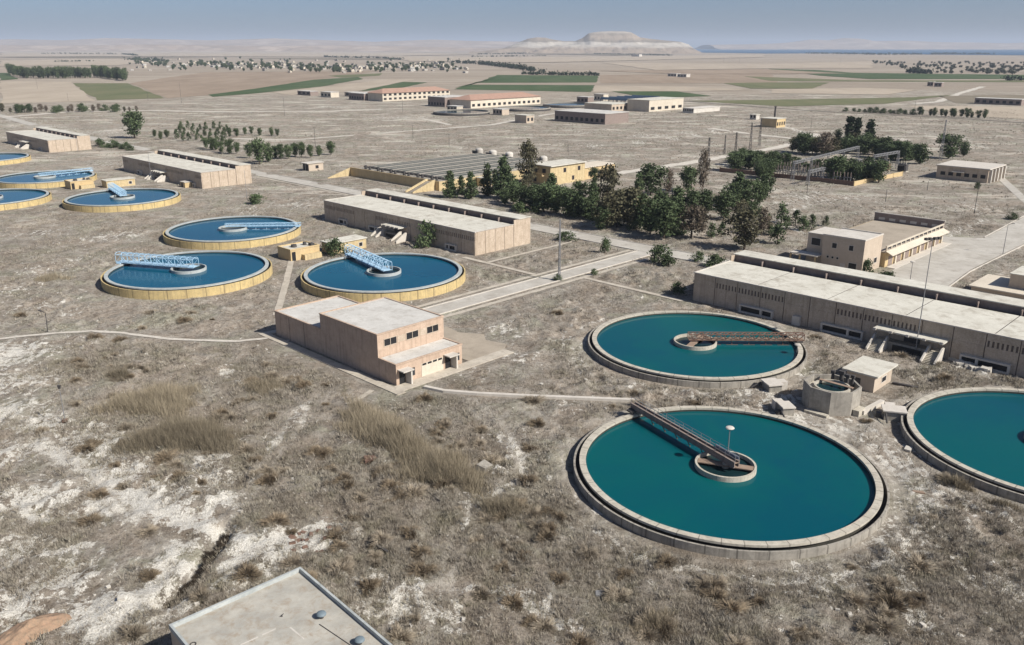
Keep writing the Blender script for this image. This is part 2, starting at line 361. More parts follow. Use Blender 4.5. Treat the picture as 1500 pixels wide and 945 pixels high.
# ------------------------------------------------------------------ ground
def axis(lo, mid0, mid1, hi, step, grow):
    a = list(np.arange(mid0, mid1 + 1e-6, step)); s = step
    while a[-1] < hi: s *= grow; a.append(min(a[-1] + s, hi))
    s = step; b = []; x = mid0
    while x > lo: s *= grow; x = max(x - s, lo); b.append(x)
    return np.array(b[::-1] + a)
gx = axis(-44000, -120, 125, 44000, .62, 1.06); gy = axis(-2500, 58, 235, 47000, .62, 1.06)
GX, GY = np.meshgrid(gx, gy)
def flat_mask(x, y):
    """1 on open ground, 0 on roads and under buildings"""
    k = np.ones_like(x)
    for (_n, pts, w, _m, _z) in STRIPS:
        k = np.minimum(k, np.clip((seg_dist(x, y, pts) - w/2 - .4) / 2.0, 0, 1))
    for pts in DUCTS: k = np.minimum(k, np.clip((seg_dist(x, y, pts) - .9) / 1.6, 0, 1))
    u = x*U[0] + y*U[1]; v = x*V[0] + y*V[1]
    for (a, b, c, d) in FOOT:
        k = np.minimum(k, np.clip((np.hypot(np.maximum(np.maximum(a-u, u-b), 0), np.maximum(np.maximum(c-v, v-d), 0)) - .5) / 2.0, 0, 1))
    for (cx, cy) in TANK.values():
        k = np.minimum(k, np.clip((np.hypot(x-cx, y-cy) - 22.5) / 2.0, 0, 1))
    # concrete yard
    n = len(YARD); inside = np.zeros(np.shape(x), bool)
    for i in range(n):
        (x1, y1), (x2, y2) = YARD[i], YARD[(i+1) % n]
        c = ((y1 > y) != (y2 > y)) & (x < (x2-x1)*(y-y1)/(y2-y1+1e-12) + x1); inside ^= c
    k = np.where(inside, 0, k)
    k = np.minimum(k, np.clip((seg_dist(x, y, YARD + [YARD[0]]) - .5) / 2.0, 0, 1) + 0*x) if True else k
    return k
FM = flat_mask(GX, GY)
near = np.clip((420 - GY) / 150, 0, 1)
hgt = (fbm(GX/2.6, GY/2.6, 3, 3) - .5) * 1.0 * near + (fbm(GX/11, GY/11, 5, 3) - .5) * .9 * np.clip((900-GY)/300, 0, 1)
lumps = np.clip(fbm(GX/2.0 + 40, GY/2.0, 21, 3) - .48, 0, 1) * 2.6 * near
veg = np.clip((fbm(GX/16, GY/16, 9, 4) - .36) * 4, 0, 1)
hgt = (hgt + lumps * (.35 + .65*veg)) * FM - .05 * (1 - FM)
gd = seg_dist(GX, GY, GULLY)
hgt -= 2.0 * np.clip(1 - gd / 1.9, 0, 1)
salt = np.zeros_like(GX)
for (px, py, r, s) in SALT:
    c = G(px, py); salt = np.maximum(salt, s * np.exp(-((GX-c[0])**2 + (GY-c[1])**2) / (r*r)))
for (pts, w, s) in LINES:
    q = [G(*p) for p in pts]; wob = (fbm(GX/3, GY/3, 31, 2) - .5) * w * .8
    salt = np.maximum(salt, s * 1.15 * np.exp(-((seg_dist(GX, GY, q) + wob) / w)**2))
# wheel tracks worn round the near tanks
for (key, r, a0, a1, s) in (('A', 26.2, -150, 40, .6), ('A', 28.6, -110, 20, .45), ('B', 25.5, 130, 290, .4), ('B', 27.6, 150, 260, .35), ('A', 24.0, -70, 60, .4), ('A', 25.2, -40, 75, .5), ('A', 27.4, -60, 65, .55), ('A', 29.4, -20, 70, .5), ('A', 31.6, -45, 60, .45), ('H', 26.5, 170, 260, .4), ('H', 28.2, 175, 250, .45)):
    cx, cy = TANK[key]; rr = np.hypot(GX-cx, GY-cy); aa = np.degrees(np.arctan2(GY-cy, GX-cx)); aa = np.where(aa < a0 - 30, aa + 360, aa)
    salt = np.maximum(salt, s * np.exp(-((rr - r + (fbm(GX/5, GY/5, 8, 2)-.5)*1.6) / .8)**2) * ((aa > a0) & (aa < a1)))
track = np.zeros_like(GX)
for pts in ([(1180, 600), (1240, 640), (1290, 690), (1315, 740), (1300, 785), (1250, 815), (1150, 842), (1040, 848), (960, 830)], [(1205, 618), (1262, 660), (1296, 705), (1300, 745)], [(1120, 580), (1180, 592), (1230, 625), (1290, 640)], [(868, 562), (846, 530), (852, 503), (884, 482), (935, 462)], [(-20, 590), (55, 640), (110, 690), (175, 745), (235, 800)],
            [(690, 590), (745, 640), (770, 680), (730, 722), (680, 775), (650, 850)], [(770, 596), (825, 640), (838, 700), (880, 760)], [(1500, 745), (1400, 720), (1330, 690), (1290, 640), (1270, 610)], [(440, 600), (420, 640), (380, 700), (330, 760)], [(1190, 560), (1290, 585), (1340, 600)]):
    q = [G(*p) for p in pts]; dd = seg_dist(GX, GY, q) + (fbm(GX/4, GY/4, 61, 2) - .5)*.9
    track = np.maximum(track, np.exp(-((dd - .95)/.42)**2)*np.clip(.35 + 1.3*fbm(GX/7, GY/7, 62, 3), 0, 1))
for (cx, cy, r0) in ((*TANK['A'], 23.6), (*TANK['B'], 23.8), (*TANK['H'], 23.6)):
    dd = np.abs(np.hypot(GX-cx, GY-cy) - r0 - 1.0 + (fbm(GX/6, GY/6, 63, 2)-.5)*1.6); track = np.maximum(track, .8*np.exp(-(dd/.9)**2)*np.clip(fbm(GX/9, GY/9, 64, 3)*2.2 - .5, 0, 1))
lush = np.zeros_like(GX)                         # where the scrub stands thick
for (px, py, rr) in ((560, 640, 18), (640, 700, 13), (700, 810, 13), (950, 855, 13), (830, 850, 10), (1150, 900, 13), (1400, 880, 13), (1280, 900, 10), (240, 610, 17), (400, 560, 13), (340, 680, 8), (470, 700, 10), (620, 760, 11), (800, 740, 8), (480, 640, 9), (120, 540, 10), (1300, 560, 7), (360, 620, 8), (90, 780, 5), (420, 740, 6), (60, 840, 4), (330, 900, 4), (580, 820, 6)):
    c = G(px, py); lush = np.maximum(lush, np.exp(-(((GX-c[0])**2 + (GY-c[1])**2) / (rr*rr))**1.5))
lush *= np.clip(fbm(GX/6, GY/6, 71, 3)*2.6 - .55, 0, 1)
farm = np.clip((np.hypot(GX, GY) - 1080 + (fbm(GX/220, GY/220, 13, 3) - .5) * 500) / 240, 0, 1)
farm = np.where(GX > 350, np.clip((np.hypot(GX, GY) - 1250 + (fbm(GX/220, GY/220, 13, 3) - .5) * 600) / 400, 0, 1), farm)
nx, ny = len(gx), len(gy)
idx = np.arange(nx*ny).reshape(ny, nx)
quads = np.stack([idx[:-1, :-1], idx[:-1, 1:], idx[1:, 1:], idx[1:, :-1]], -1).reshape(-1, 4)

def ground_mat():
    m, nt, b = nodes('scrub_ground'); p = wpos(nt)
    at = lambda n: N(nt, 'ShaderNodeAttribute', attribute_name=n).outputs['Fac']
    big = noise(nt, p, .018, 6, .6); mid = noise(nt, p, .16, 7, .66, .2); fine = noise(nt, p, 1.3, 6, .68); grit = noise(nt, p, 5.5, 4, .7)
    streak = noise(nt, mapping(nt, p, (.9, .16, 1), (0, 0, math.radians(-28))), .8, 6, .65, .3)
    col = mixc(nt, ramp(nt, mid, [(.38, 0.0), (.62, 1.0)]), (.178, .154, .125), (.385, .352, .305))
    col = mixc(nt, math_(nt, 'MULTIPLY', ramp(nt, big, [(.42, 0.0), (.62, 1.0)]), .6), col, (.39, .355, .305))
    col = mixc(nt, math_(nt, 'MULTIPLY', ramp(nt, fine, [(.5, 0.0), (.62, 1.0)]), .7), col, (.13, .107, .082))
    col = mixc(nt, math_(nt, 'MULTIPLY', ramp(nt, grit, [(.5, 0.0), (.68, 1.0)]), .6), col, (.48, .44, .375))
    clump = ramp(nt, noise(nt, p, .42, 6, .72, .3), [(.53, 0.0), (.64, 1.0)])
    col = mixc(nt, math_(nt, 'MULTIPLY', clump, .55), col, (.135, .108, .078))
    dots = ramp(nt, noise(nt, p, .22, 5, .8, .2), [(.56, 0.0), (.66, 1.0)])
    far = at('open')
    col = mixc(nt, math_(nt, 'MULTIPLY', math_(nt, 'MULTIPLY', dots, far), .6), col, (.12, .10, .075))
    pale = ramp(nt, noise(nt, mapping(nt, p, (.022, .05, 1), (0, 0, .5)), 1.0, 8, .72, .4), [(.52, 0.0), (.62, 1.0)])
    col = mixc(nt, math_(nt, 'MULTIPLY', math_(nt, 'MULTIPLY', pale, far), .8), col, (.56, .52, .45))
    hue = ramp(nt, noise(nt, p, .07, 5, .7, .5), [(.42, (1.03, .98, .94)), (.52, (1, 1, 1)), (.62, (.96, 1.0, .92))])
    col = mixc(nt, 1.0, col, hue, 'MULTIPLY')
    col = mixc(nt, math_(nt, 'MULTIPLY', at('lush'), math_(nt, 'MULTIPLY_ADD', fine, .5, .35)), col, (.165, .142, .112))
    # pale crust
    brk = noise(nt, p, .75, 8, .76, .2)
    sm = math_(nt, 'ADD', math_(nt, 'MULTIPLY', at('salt'), 1.0), math_(nt, 'MULTIPLY', math_(nt, 'SUBTRACT', streak, .5), 2.0))
    sm = math_(nt, 'ADD', sm, math_(nt, 'MULTIPLY', math_(nt, 'SUBTRACT', brk, .5), 3.4))
    sm = ramp(nt, sm, [(.45, 0.0), (.61, 1.0)])
    sm = math_(nt, 'MULTIPLY', sm, math_(nt, 'MULTIPLY_ADD', clump, -.45, 1.0))
    col = mixc(nt, math_(nt, 'MULTIPLY', sm, .95), col, mixc(nt, ramp(nt, grit, [(.35, 0.0), (.6, 1.0)]), (.50, .46, .39), (.80, .775, .71)))
    col = mixc(nt, math_(nt, 'MULTIPLY', at('track'), math_(nt, 'MULTIPLY_ADD', fine, .6, .4)), col, (.47, .43, .37))
    # worked farmland far off
    fld = noise(nt, mapping(nt, p, (.0011, .0042, 1), (0, 0, .25)), 1.0, 5, .55)
    tan = ramp(nt, fld, [(.3, (.27, .23, .18)), (.42, (.36, .305, .245)), (.5, (.29, .245, .195)), (.58, (.38, .33, .27)), (.64, (.30, .25, .20)), (.75, (.25, .215, .17))])
    tan = mixc(nt, math_(nt, 'MULTIPLY', ramp(nt, noise(nt, p, .03, 5, .7), [(.5, 0.0), (.7, 1.0)]), .3), tan, (.22, .19, .14))
    col = mixc(nt, at('farm'), col, tan)
    L(nt, col, b.inputs['Base Color']); b.inputs['Roughness'].default_value = 1.0; b.inputs['Specular IOR Level'].default_value = .05
    bump(nt, b, math_(nt, 'ADD', fine, math_(nt, 'MULTIPLY', grit, .5)), 1.0, .5)
    return m
me = raw_mesh('ground', np.stack([GX, GY, hgt], -1).reshape(-1, 3), quads, ground_mat(), True, 4)
for nm, arr in (('salt', salt), ('track', track), ('lush', lush), ('farm', farm), ('open', np.clip((np.hypot(GX, GY) - 240)/160, 0, 1))):
    a = me.attributes.new(nm, 'FLOAT', 'POINT'); a.data.foreach_set('value', np.ascontiguousarray(arr, dtype=np.float32).ravel())
ground = tag(link('ground', me), kind='structure')
def gz(x, y):
    """ground height at a point"""
    i = np.clip(np.searchsorted(gx, x) - 1, 0, nx-2); j = np.clip(np.searchsorted(gy, y) - 1, 0, ny-2)
    fx = (x - gx[i]) / (gx[i+1]-gx[i]); fy = (y - gy[j]) / (gy[j+1]-gy[j])
    return (hgt[j, i]*(1-fx) + hgt[j, i+1]*fx)*(1-fy) + (hgt[j+1, i]*(1-fx) + hgt[j+1, i+1]*fx)*fy

def strip(name, pts, w, mat, z, ragged=0.0):
    """a road or path as a subdivided ribbon"""
    pts = [np.asarray(p, float) for p in pts]
    fine = []
    for a, b in zip(pts[:-1], pts[1:]):
        k = max(1, int(np.linalg.norm(b-a) / max(2.0, w*.6)))
        fine += [a + (b-a)*i/k for i in range(k)]
    fine.append(pts[-1]); q = np.array(fine)
    t = np.gradient(q, axis=0); t /= np.linalg.norm(t, axis=1)[:, None]; n = np.stack([-t[:, 1], t[:, 0]], 1)
    r = 1 + ragged * (nr.random((len(q), 2)) - .5)
    l = q + n*(w/2)*r[:, :1]; rr = q - n*(w/2)*r[:, 1:]
    mb = MB(); k = len(q)
    mb.add([(x, y, z) for x, y in l] + [(x, y, z) for x, y in rr], [(k+i, k+i+1, i+1, i) for i in range(k-1)])
    return mb.build(name, mat)
for (n_, pts, w, m_, z) in STRIPS:
    tag(strip(n_, pts, w, M[m_], z, .55 if m_ == 'trail' else (.2 if m_ == 'pave' else .04)), kind='structure')
# raised kerbs of the roads
def kerb(pts, name='kerb'):
    mb = MB()
    for a, b in zip(pts[:-1], pts[1:]): mb.beam((*a, .02), (*b, .02), .28, .3)
    return tag(mb.build(name, M['trim']), kind='structure')
for du in (-3.0, 3.0): kerb([W(-148+du, 106), W(-148+du, 208.4)])
for dv in (-4.2, 4.2):
    for a, b in ((-376, -152.2), (-143.8, 60)) if dv < 0 else ((-376, 60),): kerb([W(a, 213+dv), W(b, 213+dv)])
kerb(P((1442, 347.5), (1500, 316.5), (1560, 284))); kerb(P((1385, 424), (1421, 398), (1500, 359))); kerb(P((1300, 425), (1330, 423)))
mb = MB(); mb.add([(x, y, .04) for x, y in YARD], [tuple(range(len(YARD)))]); tag(mb.build('concrete_yard_pavement', M['road']), kind='structure')

# fields on the plain
def field(px, mat, z):
    q0 = [G(*p) for p in px]; q = []
    for a, b in zip(q0, q0[1:] + q0[:1]):
        l = float(np.linalg.norm(b-a)); n = np.array([a[1]-b[1], b[0]-a[0]])/max(l, 1e-6)
        q += [a + (b-a)*k/9 + (n*l*rng.uniform(-.006, .006) if k else 0) for k in range(9)]
    mb = MB(); mb.add([(x, y, z) for x, y in q], [tuple(range(len(q)))])
    o = tag(mb.build('field', mat), kind='structure'); return o
def fieldmat(name, a, b, c):
    m, nt, bs = nodes(name); p = wpos(nt)
    col = mixc(nt, ramp(nt, noise(nt, mapping(nt, p, (.02, .006, 1), (0, 0, .3)), 1, 6, .65), [(.38, 0.0), (.62, 1.0)]), a, b)
    col = mixc(nt, ramp(nt, noise(nt, p, .03, 6, .7), [(.5, 0.0), (.75, .6)]), col, c)
    L(nt, col, bs.inputs['Base Color']); bs.inputs['Roughness'].default_value = 1; bs.inputs['Specular IOR Level'].default_value = .05
    return m
FG = fieldmat('green_crop', (.055, .088, .04), (.082, .112, .056), (.14, .13, .08)); FO = fieldmat('thin_green_crop', (.12, .135, .07), (.16, .16, .09), (.21, .18, .12))
FB = fieldmat('ploughed_soil', (.26, .205, .155), (.32, .255, .195), (.22, .175, .13)); FT = fieldmat('stubble', (.36, .305, .24), (.42, .36, .285), (.30, .25, .195))
FD = fieldmat('dull_scrub_field', (.19, .165, .125), (.24, .205, .155), (.14, .13, .09))
for px, mt, z in [
    ([(0, 119), (105, 120), (140, 148), (0, 152)], FT, .16), ([(107, 122), (187, 122), (240, 144), (142, 147)], FO, .2),
    ([(190, 122), (300, 106), (560, 104), (300, 140), (245, 144)], FB, .16), ([(305, 139), (375, 130), (460, 117), (525, 113), (532, 116), (470, 127), (375, 137), (312, 142)], FG, .24),
    ([(0, 107), (12, 107), (27, 116), (0, 118)], FG, .3), ([(400, 136), (480, 127), (560, 117), (610, 116), (520, 134), (430, 140)], FT, .2),
    ([(525, 134), (590, 120), (626, 121), (592, 128), (565, 131)], FG, .24), ([(480, 111), (560, 107.5), (556, 111), (500, 114)], FO, .24),
    ([(665, 129), (687, 125), (728, 110), (878, 111), (873, 121), (700, 121.5)], FG, .24), ([(685, 124.3), (872, 125), (866, 135), (665, 131)], FG, .24),
    ([(895, 134), (990, 134), (1042, 141), (950, 144)], FG, .3), ([(880, 110), (1130, 108), (1140, 122), (880, 122)], FB, .24), ([(870, 126), (1000, 127), (1100, 132), (1000, 134), (868, 135)], FT, .26),
    ([(1125, 101), (1200, 103), (1250, 107), (1500, 110), (1560, 111), (1560, 116), (1275, 116), (1200, 111)], FG, .5), ([(1060, 122), (1125, 121), (1215, 121), (1190, 130), (1100, 130)], FO, .36),
    ([(1090, 112), (1260, 118), (1500, 118), (1560, 119), (1560, 121), (1130, 119)], FO, .34), ([(1130, 131), (1260, 129), (1345, 132), (1300, 139), (1130, 137)], FT, .3),
    ([(1010, 148), (1150, 146), (1330, 143), (1400, 139), (1300, 152), (1150, 156)], FO, .2), ([(1375, 141), (1480, 139), (1560, 141), (1560, 154), (1400, 151)], FD, .2), ([(1330, 155), (1560, 157), (1560, 178), (1380, 168)], FT, .14),
    ([(0, 76), (300, 75), (560, 77), (700, 80), (500, 84), (200, 83), (0, 84)], FT, 2.5), ([(0, 89), (160, 86), (260, 88), (170, 96), (0, 97)], FT, .9), ([(550, 82), (760, 84), (900, 83), (1120, 80), (1120, 84), (800, 92), (600, 90)], FT, 1.4),
    ([(0, 84.5), (150, 83.5), (330, 85), (160, 85.5)], FD, 1.2), ([(350, 86), (560, 85), (640, 88), (500, 87.5)], FD, 1.2), ([(740, 78.5), (860, 77), (990, 80), (900, 81.5)], FD, 2.6),
    ([(880, 92), (1125, 94), (1280, 90), (1276, 100), (1130, 100.5), (960, 103)], FT, .7), ([(875, 104), (1120, 101.5), (1240, 108), (1000, 109)], FB, .6)]:
    field(px, mt, z)

# lake and far hills
mb = MB(); mb.add([(*G(*p), 1.6) for p in ((995, 73.2), (1005, 77.0), (1060, 77.6), (1125, 78.6), (1210, 78.2), (1300, 79.5), (1420, 80.5), (1500, 81.2))] + [(9000, 5600, 1.6), (26000, 12000, 1.6), (30000, 43000, 1.6), (6200, 43000, 1.6)], [tuple(range(12))])
tag(mb.build('lake', M['lakew']), kind='structure')
def hillmat(name, a, b, c):
    m, nt, bs = nodes(name); p = wpos(nt)
    col = mixc(nt, ramp(nt, noise(nt, p, .004, 6, .65), [(.4, 0.0), (.6, 1.0)]), a, b)
    band = noise(nt, mapping(nt, p, (.0022, .0022, .014)), 1, 6, .68)
    col = mixc(nt, ramp(nt, band, [(.52, 0.0), (.58, 1.0)]), col, c)
    L(nt, col, bs.inputs['Base Color']); bs.inputs['Roughness'].default_value = 1; bs.inputs['Specular IOR Level'].default_value = .05
    return m
def mesamat():
    m, nt, bs = nodes('limestone_hill'); p = wpos(nt); sp = nt.nodes.new('ShaderNodeSeparateXYZ'); L(nt, p, sp.inputs[0])
    z = math_(nt, 'ADD', sp.outputs[2], math_(nt, 'MULTIPLY', math_(nt, 'SUBTRACT', noise(nt, p, .004, 6, .65), .5), 60.0))
    col = ramp(nt, math_(nt, 'DIVIDE', z, 230.0), [(.0, (.33, .265, .20)), (.2, (.30, .245, .19)), (.27, (.46, .42, .36)), (.42, (.46, .42, .36)), (.46, (.22, .19, .15)), (.54, (.27, .225, .175)), (.62, (.33, .27, .21)), (.78, (.30, .25, .195)), (.86, (.42, .37, .31)), (1.0, (.36, .31, .25))])
    col = mixc(nt, ramp(nt, noise(nt, p, .01, 6, .7), [(.52, 0.0), (.62, .55)]), col, (.2, .175, .135))
    L(nt, col, bs.inputs['Base Color']); bs.inputs['Roughness'].default_value = 1; bs.inputs['Specular IOR Level'].default_value = .05
    return m
HM = mesamat(); HF = hillmat('far_hill', (.36, .28, .215), (.30, .24, .185), (.43, .35, .28))
def hill(prof, dist, depth, mat, seed, name='hill', rough=.25):
    """a ridge whose crest heights were read off the horizon, modelled at its distance with a front and a back slope"""
    px = np.array([p[0] for p in prof], float); pz = np.array([(HOR - p[1]) / S_F * dist + CAM_H for p in prof])
    xs = np.linspace((px[0]-750)/S_F*dist, (px[-1]-750)/S_F*dist, 420); crest = np.interp(xs, (px-750)/S_F*dist, pz)
    ts = np.linspace(-1, 1, 46); X, T = np.meshgrid(xs, ts)
    sh = np.clip(1 - np.abs(T), 0, 1); sh = sh*sh*(3-2*sh)
    nz = fbm(X/(depth*.3), T*3 + 5, seed, 6)
    Z = crest[None, :] * sh * (1 + rough*(nz-.5)*(1-sh)*3) + (nz-.5)*42*np.sin(np.pi*np.clip(sh, 0, 1)) - 3*(1-sh)
    F = np.arange(X.size).reshape(X.shape); q = np.stack([F[:-1, :-1], F[:-1, 1:], F[1:, 1:], F[1:, :-1]], -1).reshape(-1, 4)
    return tag(link(name, raw_mesh(name, np.stack([X, dist + T*depth, Z], -1).reshape(-1, 3), q, mat, True, 4)), kind='structure')
hill([(715, 76), (740, 70), (758, 63), (772, 58), (784, 56), (796, 56.5), (806, 59), (822, 61), (838, 61), (848, 57), (856, 51), (863, 49.5), (872, 48.5), (885, 48), (905, 48.2), (914, 49.2), (920, 52), (927, 56), (942, 58), (962, 60), (984, 62), (994, 65), (999, 70), (1003, 76)], 9000, 620, HM, 4)
hill([(690, 76), (760, 69), (830, 66), (900, 66), (950, 66), (985, 69), (1000, 74), (1006, 76)], 8200, 420, HM, 14)
hill([(-260, 60), (-100, 58), (0, 60), (60, 58.5), (130, 60), (190, 57), (240, 58), (330, 60), (420, 57.5), (500, 60), (560, 62), (640, 59), (700, 61), (780, 62), (860, 66)], 17000, 2600, HF, 5)
hill([(-200, 67), (0, 66), (120, 67), (260, 65.5), (400, 67.5), (520, 66.5), (650, 69), (760, 71)], 12000, 900, HF, 7)
hill([(1020, 66), (1100, 65), (1135, 63), (1165, 59), (1190, 60), (1212, 57), (1235, 58), (1250, 61), (1300, 60.5), (1345, 62.5), (1400, 63), (1440, 64), (1475, 62.5), (1540, 61), (1640, 62), (1800, 66)], 20500, 1800, HF, 6)

# ------------------------------------------------------------------ settling tanks
def tank(key, label, wall, rim, water, well_r=4.4, up=0.0):
    cx, cy = TANK[key]; q = 1 - up/58; t = thing('settling_tank', label, 'tank', (cx, cy))
    MB().ring(21.86*q, 22.16*q, -.4, 1.12+up, 160).build('outer_wall', wall, t)
    MB().ring(20.35*q, 21.3*q, 1.17+up, 1.5+up, 160).build('inner_rim', rim, t)
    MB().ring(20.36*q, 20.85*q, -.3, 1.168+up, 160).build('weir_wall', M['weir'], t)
    MB().ring(20.854*q, 21.856*q, -.3, .15+up, 160).build('overflow_channel', M['joint'], t)  # dark colour carries the shade of the gap inside the outer wall
    MB().cyl(0, 0, .0, .86+up, 20.355*q, None, 160).build('water', water, t)
    w = MB().ring(well_r-.32, well_r, .3+up, 1.62+up, 64).build('centre_well', rim, t)
    MB().cyl(0, 0, .3+up, 1.0+up, well_r-.324, None, 48).build('well_water', M['darkw'], w)
    return t, (cx, cy)
A, cA = tank('A', 'nearest large concrete settling tank with teal water and a brown scraper bridge', M['wallconc'], M['rim'], M['teal'])
B, cB = tank('B', 'concrete settling tank with teal water and a rusty lattice bridge, before the long gallery', M['wallconc'], M['rim'], M['teal'])
H_, cH = tank('H', 'concrete settling tank of teal water cut off by the right edge', M['wallconc'], M['rim'], M['teal'])
Ct, cC = tank('C', 'yellow walled blue water tank right behind the pink pump house', M['wallyellow'], M['rimgrey'], M['bluew'], 4.6, 1.0)
D, cD = tank('D', 'yellow walled blue water tank nearest the white trail', M['wallyellow'], M['rimgrey'], M['bluew'], 4.6, 1.0)
E_, cE = tank('E', 'yellow walled blue tank behind two others, left of the middle gallery', M['wallyellow'], M['rimgrey'], M['bluew'], 4.6, 1.0)
F_, cF = tank('F', 'yellow walled blue tank in front of the second farthest gallery', M['wallyellow'], M['rimgrey'], M['bluew'], 4.6, 1.0)
I_, cI = tank('I', 'yellow walled blue tank behind a yellow chamber at the left edge', M['wallyellow'], M['rimgrey'], M['bluew'], 4.6, 1.0)
J_, cJ = tank('J', 'yellow walled blue tank half cut off by the left edge', M['wallyellow'], M['rimgrey'], M['bluew'], 4.6, 1.0)
K_, cK = tank('K', 'farthest yellow walled blue tank, by the farthest gallery at the left edge', M['wallyellow'], M['rimgrey'], M['bluew'], 4.6, 1.0)
# plank walkway inside the near wells
for t, a in ((A, -20), (B, 60)):
    mb = MB(); c, s = math.cos(math.radians(a)), math.sin(math.radians(a)); mb.beam((-4.0*c, -4.0*s, 1.45), (4.0*c, 4.0*s, 1.45), 1.3, .14)
    mb.build('walkway', M['wood'], t)
    MB().cyl(0, 0, .4, 2.2, .55, .45, 16).build('centre_column', M['concrete'], t)

def girder_bridge(c, ang, label, mat, plate):
    t = thing('scraper_bridge', label, 'scraper bridge', c, 0, math.radians(ang))
    x0, x1, zl, zh = -2.2, 22.4, 2.05, 2.85
    for y in (-.42, .42):
        mb = MB(); mb.box(x0, y-.06, zl, x1, y+.06, zh)
        mb.box(x0, y-.16, zh, x1, y+.16, zh+.07); mb.box(x0, y-.16, zl-.07, x1, y+.16, zl)
        for i in range(16): x = x0 + (x1-x0)*(i+.5)/16; mb.box(x-.05, y-.14, zl, x+.05, y+.14, zh)
        mb.build('girder', mat, t)
    mb = MB(); mb.box(x0, -.345, zl+.55, x1, .345, zl+.62); mb.build('walkway', M['wood'], t)
    for y in (-.40, .40):
        mb = MB()
        for i in range(13): x = x0 + (x1-x0)*i/12; mb.bar((x, y, zh+.07), (x, y, zh+1.05), .03)
        for z in (zh+.55, zh+1.05): mb.bar((x0, y, z), (x1, y, z), .03)
        mb.build('handrail', M['steel'], t)
    mb = MB(); mb.box(20.9, -1.5, 1.75, 22.1, 1.5, 2.0); mb.box(21.2, -1.0, 2.0, 22.3, 1.0, 2.05); mb.build('end_carriage', M['darksteel'], t)
    for y in (-1.2, 1.2):
        w = MB(); vs = MB().cyl(0, 0, -.12, .12, .26, None, 16); w.add([(20.85 + q[2] , y + q[0], 1.76 + q[1]) for q in vs.v], vs.f); w.build('wheel', M['darksteel'], t)
    if plate:
        MB().box(x0+.3, -.70, zl-.1, x0+5.2, -.60, zh+.5).build('drive_cover', M['blueplate'], t)
    for x in (5, 8, 11, 14, 17):
        mb = MB(); mb.bar((x, -.5, zl), (x, -1.2, .5), .06); mb.bar((x, .5, zl), (x, -.4, .5), .06); mb.box(x-1.1, -1.25, .55, x+1.1, -1.19, .95); mb.build('scraper_arm', M['rust'], t)
    return t
girder_bridge(cA, 119.2, 'brown girder scraper bridge running from the well of the nearest tank to its rim', M['girder'], True)

def lattice_bridge(c, ang, label, mat, w=1.6, h=2.0, z0=1.9, x0=-1.8, x1=22.6, n=14, r=.07, hoop=False, deck='wood', rail=True):
    t = thing('lattice_bridge', label, 'scraper bridge', c, 0, math.radians(ang))
    xs = [x0 + (x1-x0)*i/n for i in range(n+1)]
    for y in (-w/2, w/2):
        mb = MB()
        for z in (z0, z0+h): mb.bar((x0, y, z), (x1, y, z), r*1.3)
        for i, x in enumerate(xs):
            mb.bar((x, y, z0), (x, y, z0+h), r)
            if i < n:
                mb.bar((x, y, z0 if i % 2 else z0+h), (xs[i+1], y, z0+h if i % 2 else z0), r)
                
        mb.build('side_truss', mat, t)
    mb = MB()
    for i, x in enumerate(xs):
        if hoop:
            pr = None
            for k in range(7):
                a = math.pi*k/6; p = (x, w/2*math.cos(a), z0+h+.55*h*.5*math.sin(a)); 
                if pr: mb.bar(pr, p, r)
                pr = p
        else: mb.bar((x, -w/2, z0+h), (x, w/2, z0+h), r)
        if i < n: mb.bar((x, -w/2, z0+h), (xs[i+1], w/2, z0+h), r*.8)
    if hoop: mb.bar((x0, 0, z0+h*1.275), (x1, 0, z0+h*1.275), r)
    mb.build('top_bracing', mat, t)
    MB().box(x0, -w/2+.1, z0+.05, x1, w/2-.1, z0+.13).build('walkway', M[deck], t)
    MB().box(20.6, -w/2-.4, 1.56, 21.9, w/2+.4, z0-.08).build('end_carriage', M['darksteel'] if not hoop else mat, t)
    for x in (4, 7.5, 11, 14.5, 18):
        MB().bar((x, 0, z0), (x, -.6, .5), .06).box(x-1.2, -.66, .5, x+1.2, -.6, .95).build('scraper_arm', mat, t)
    return t
lattice_bridge(cB, -1, 'rust brown lattice scraper bridge on the teal tank before the long gallery', M['rust'], 1.5, 1.25, 1.9, -1.5, 22.2, 16, .07)
lattice_bridge(cH, -35, 'rusty lattice scraper bridge on the tank cut off by the right edge', M['rust'], 1.5, 1.25, 1.9, -1.5, 22.2, 16, .07)
for c, a, s, lb in ((cD, 164.4, 1, 'on the blue tank nearest the white trail'), (cC, 124.7, 1, 'on the blue tank behind the pink pump house'), (cE, 4, .4, 'on the blue tank left of the middle gallery'), (cF, 124.6, .85, 'on the blue tank by the second farthest gallery'), (cI, 50, .5, 'on the blue tank behind the left yellow chamber'), (cJ, 170, .5, 'on the tank half cut off by the left edge')):
    lattice_bridge(c, a, 'pale blue caged lattice scraper bridge ' + lb, M['bluesteel'], 2.5*(1 if s > .7 else .6), 2.1*s, 1.9, -2.4, 22.2, 13, .06 if s > .7 else .035, True, 'bluesteel').location.z = 1.0

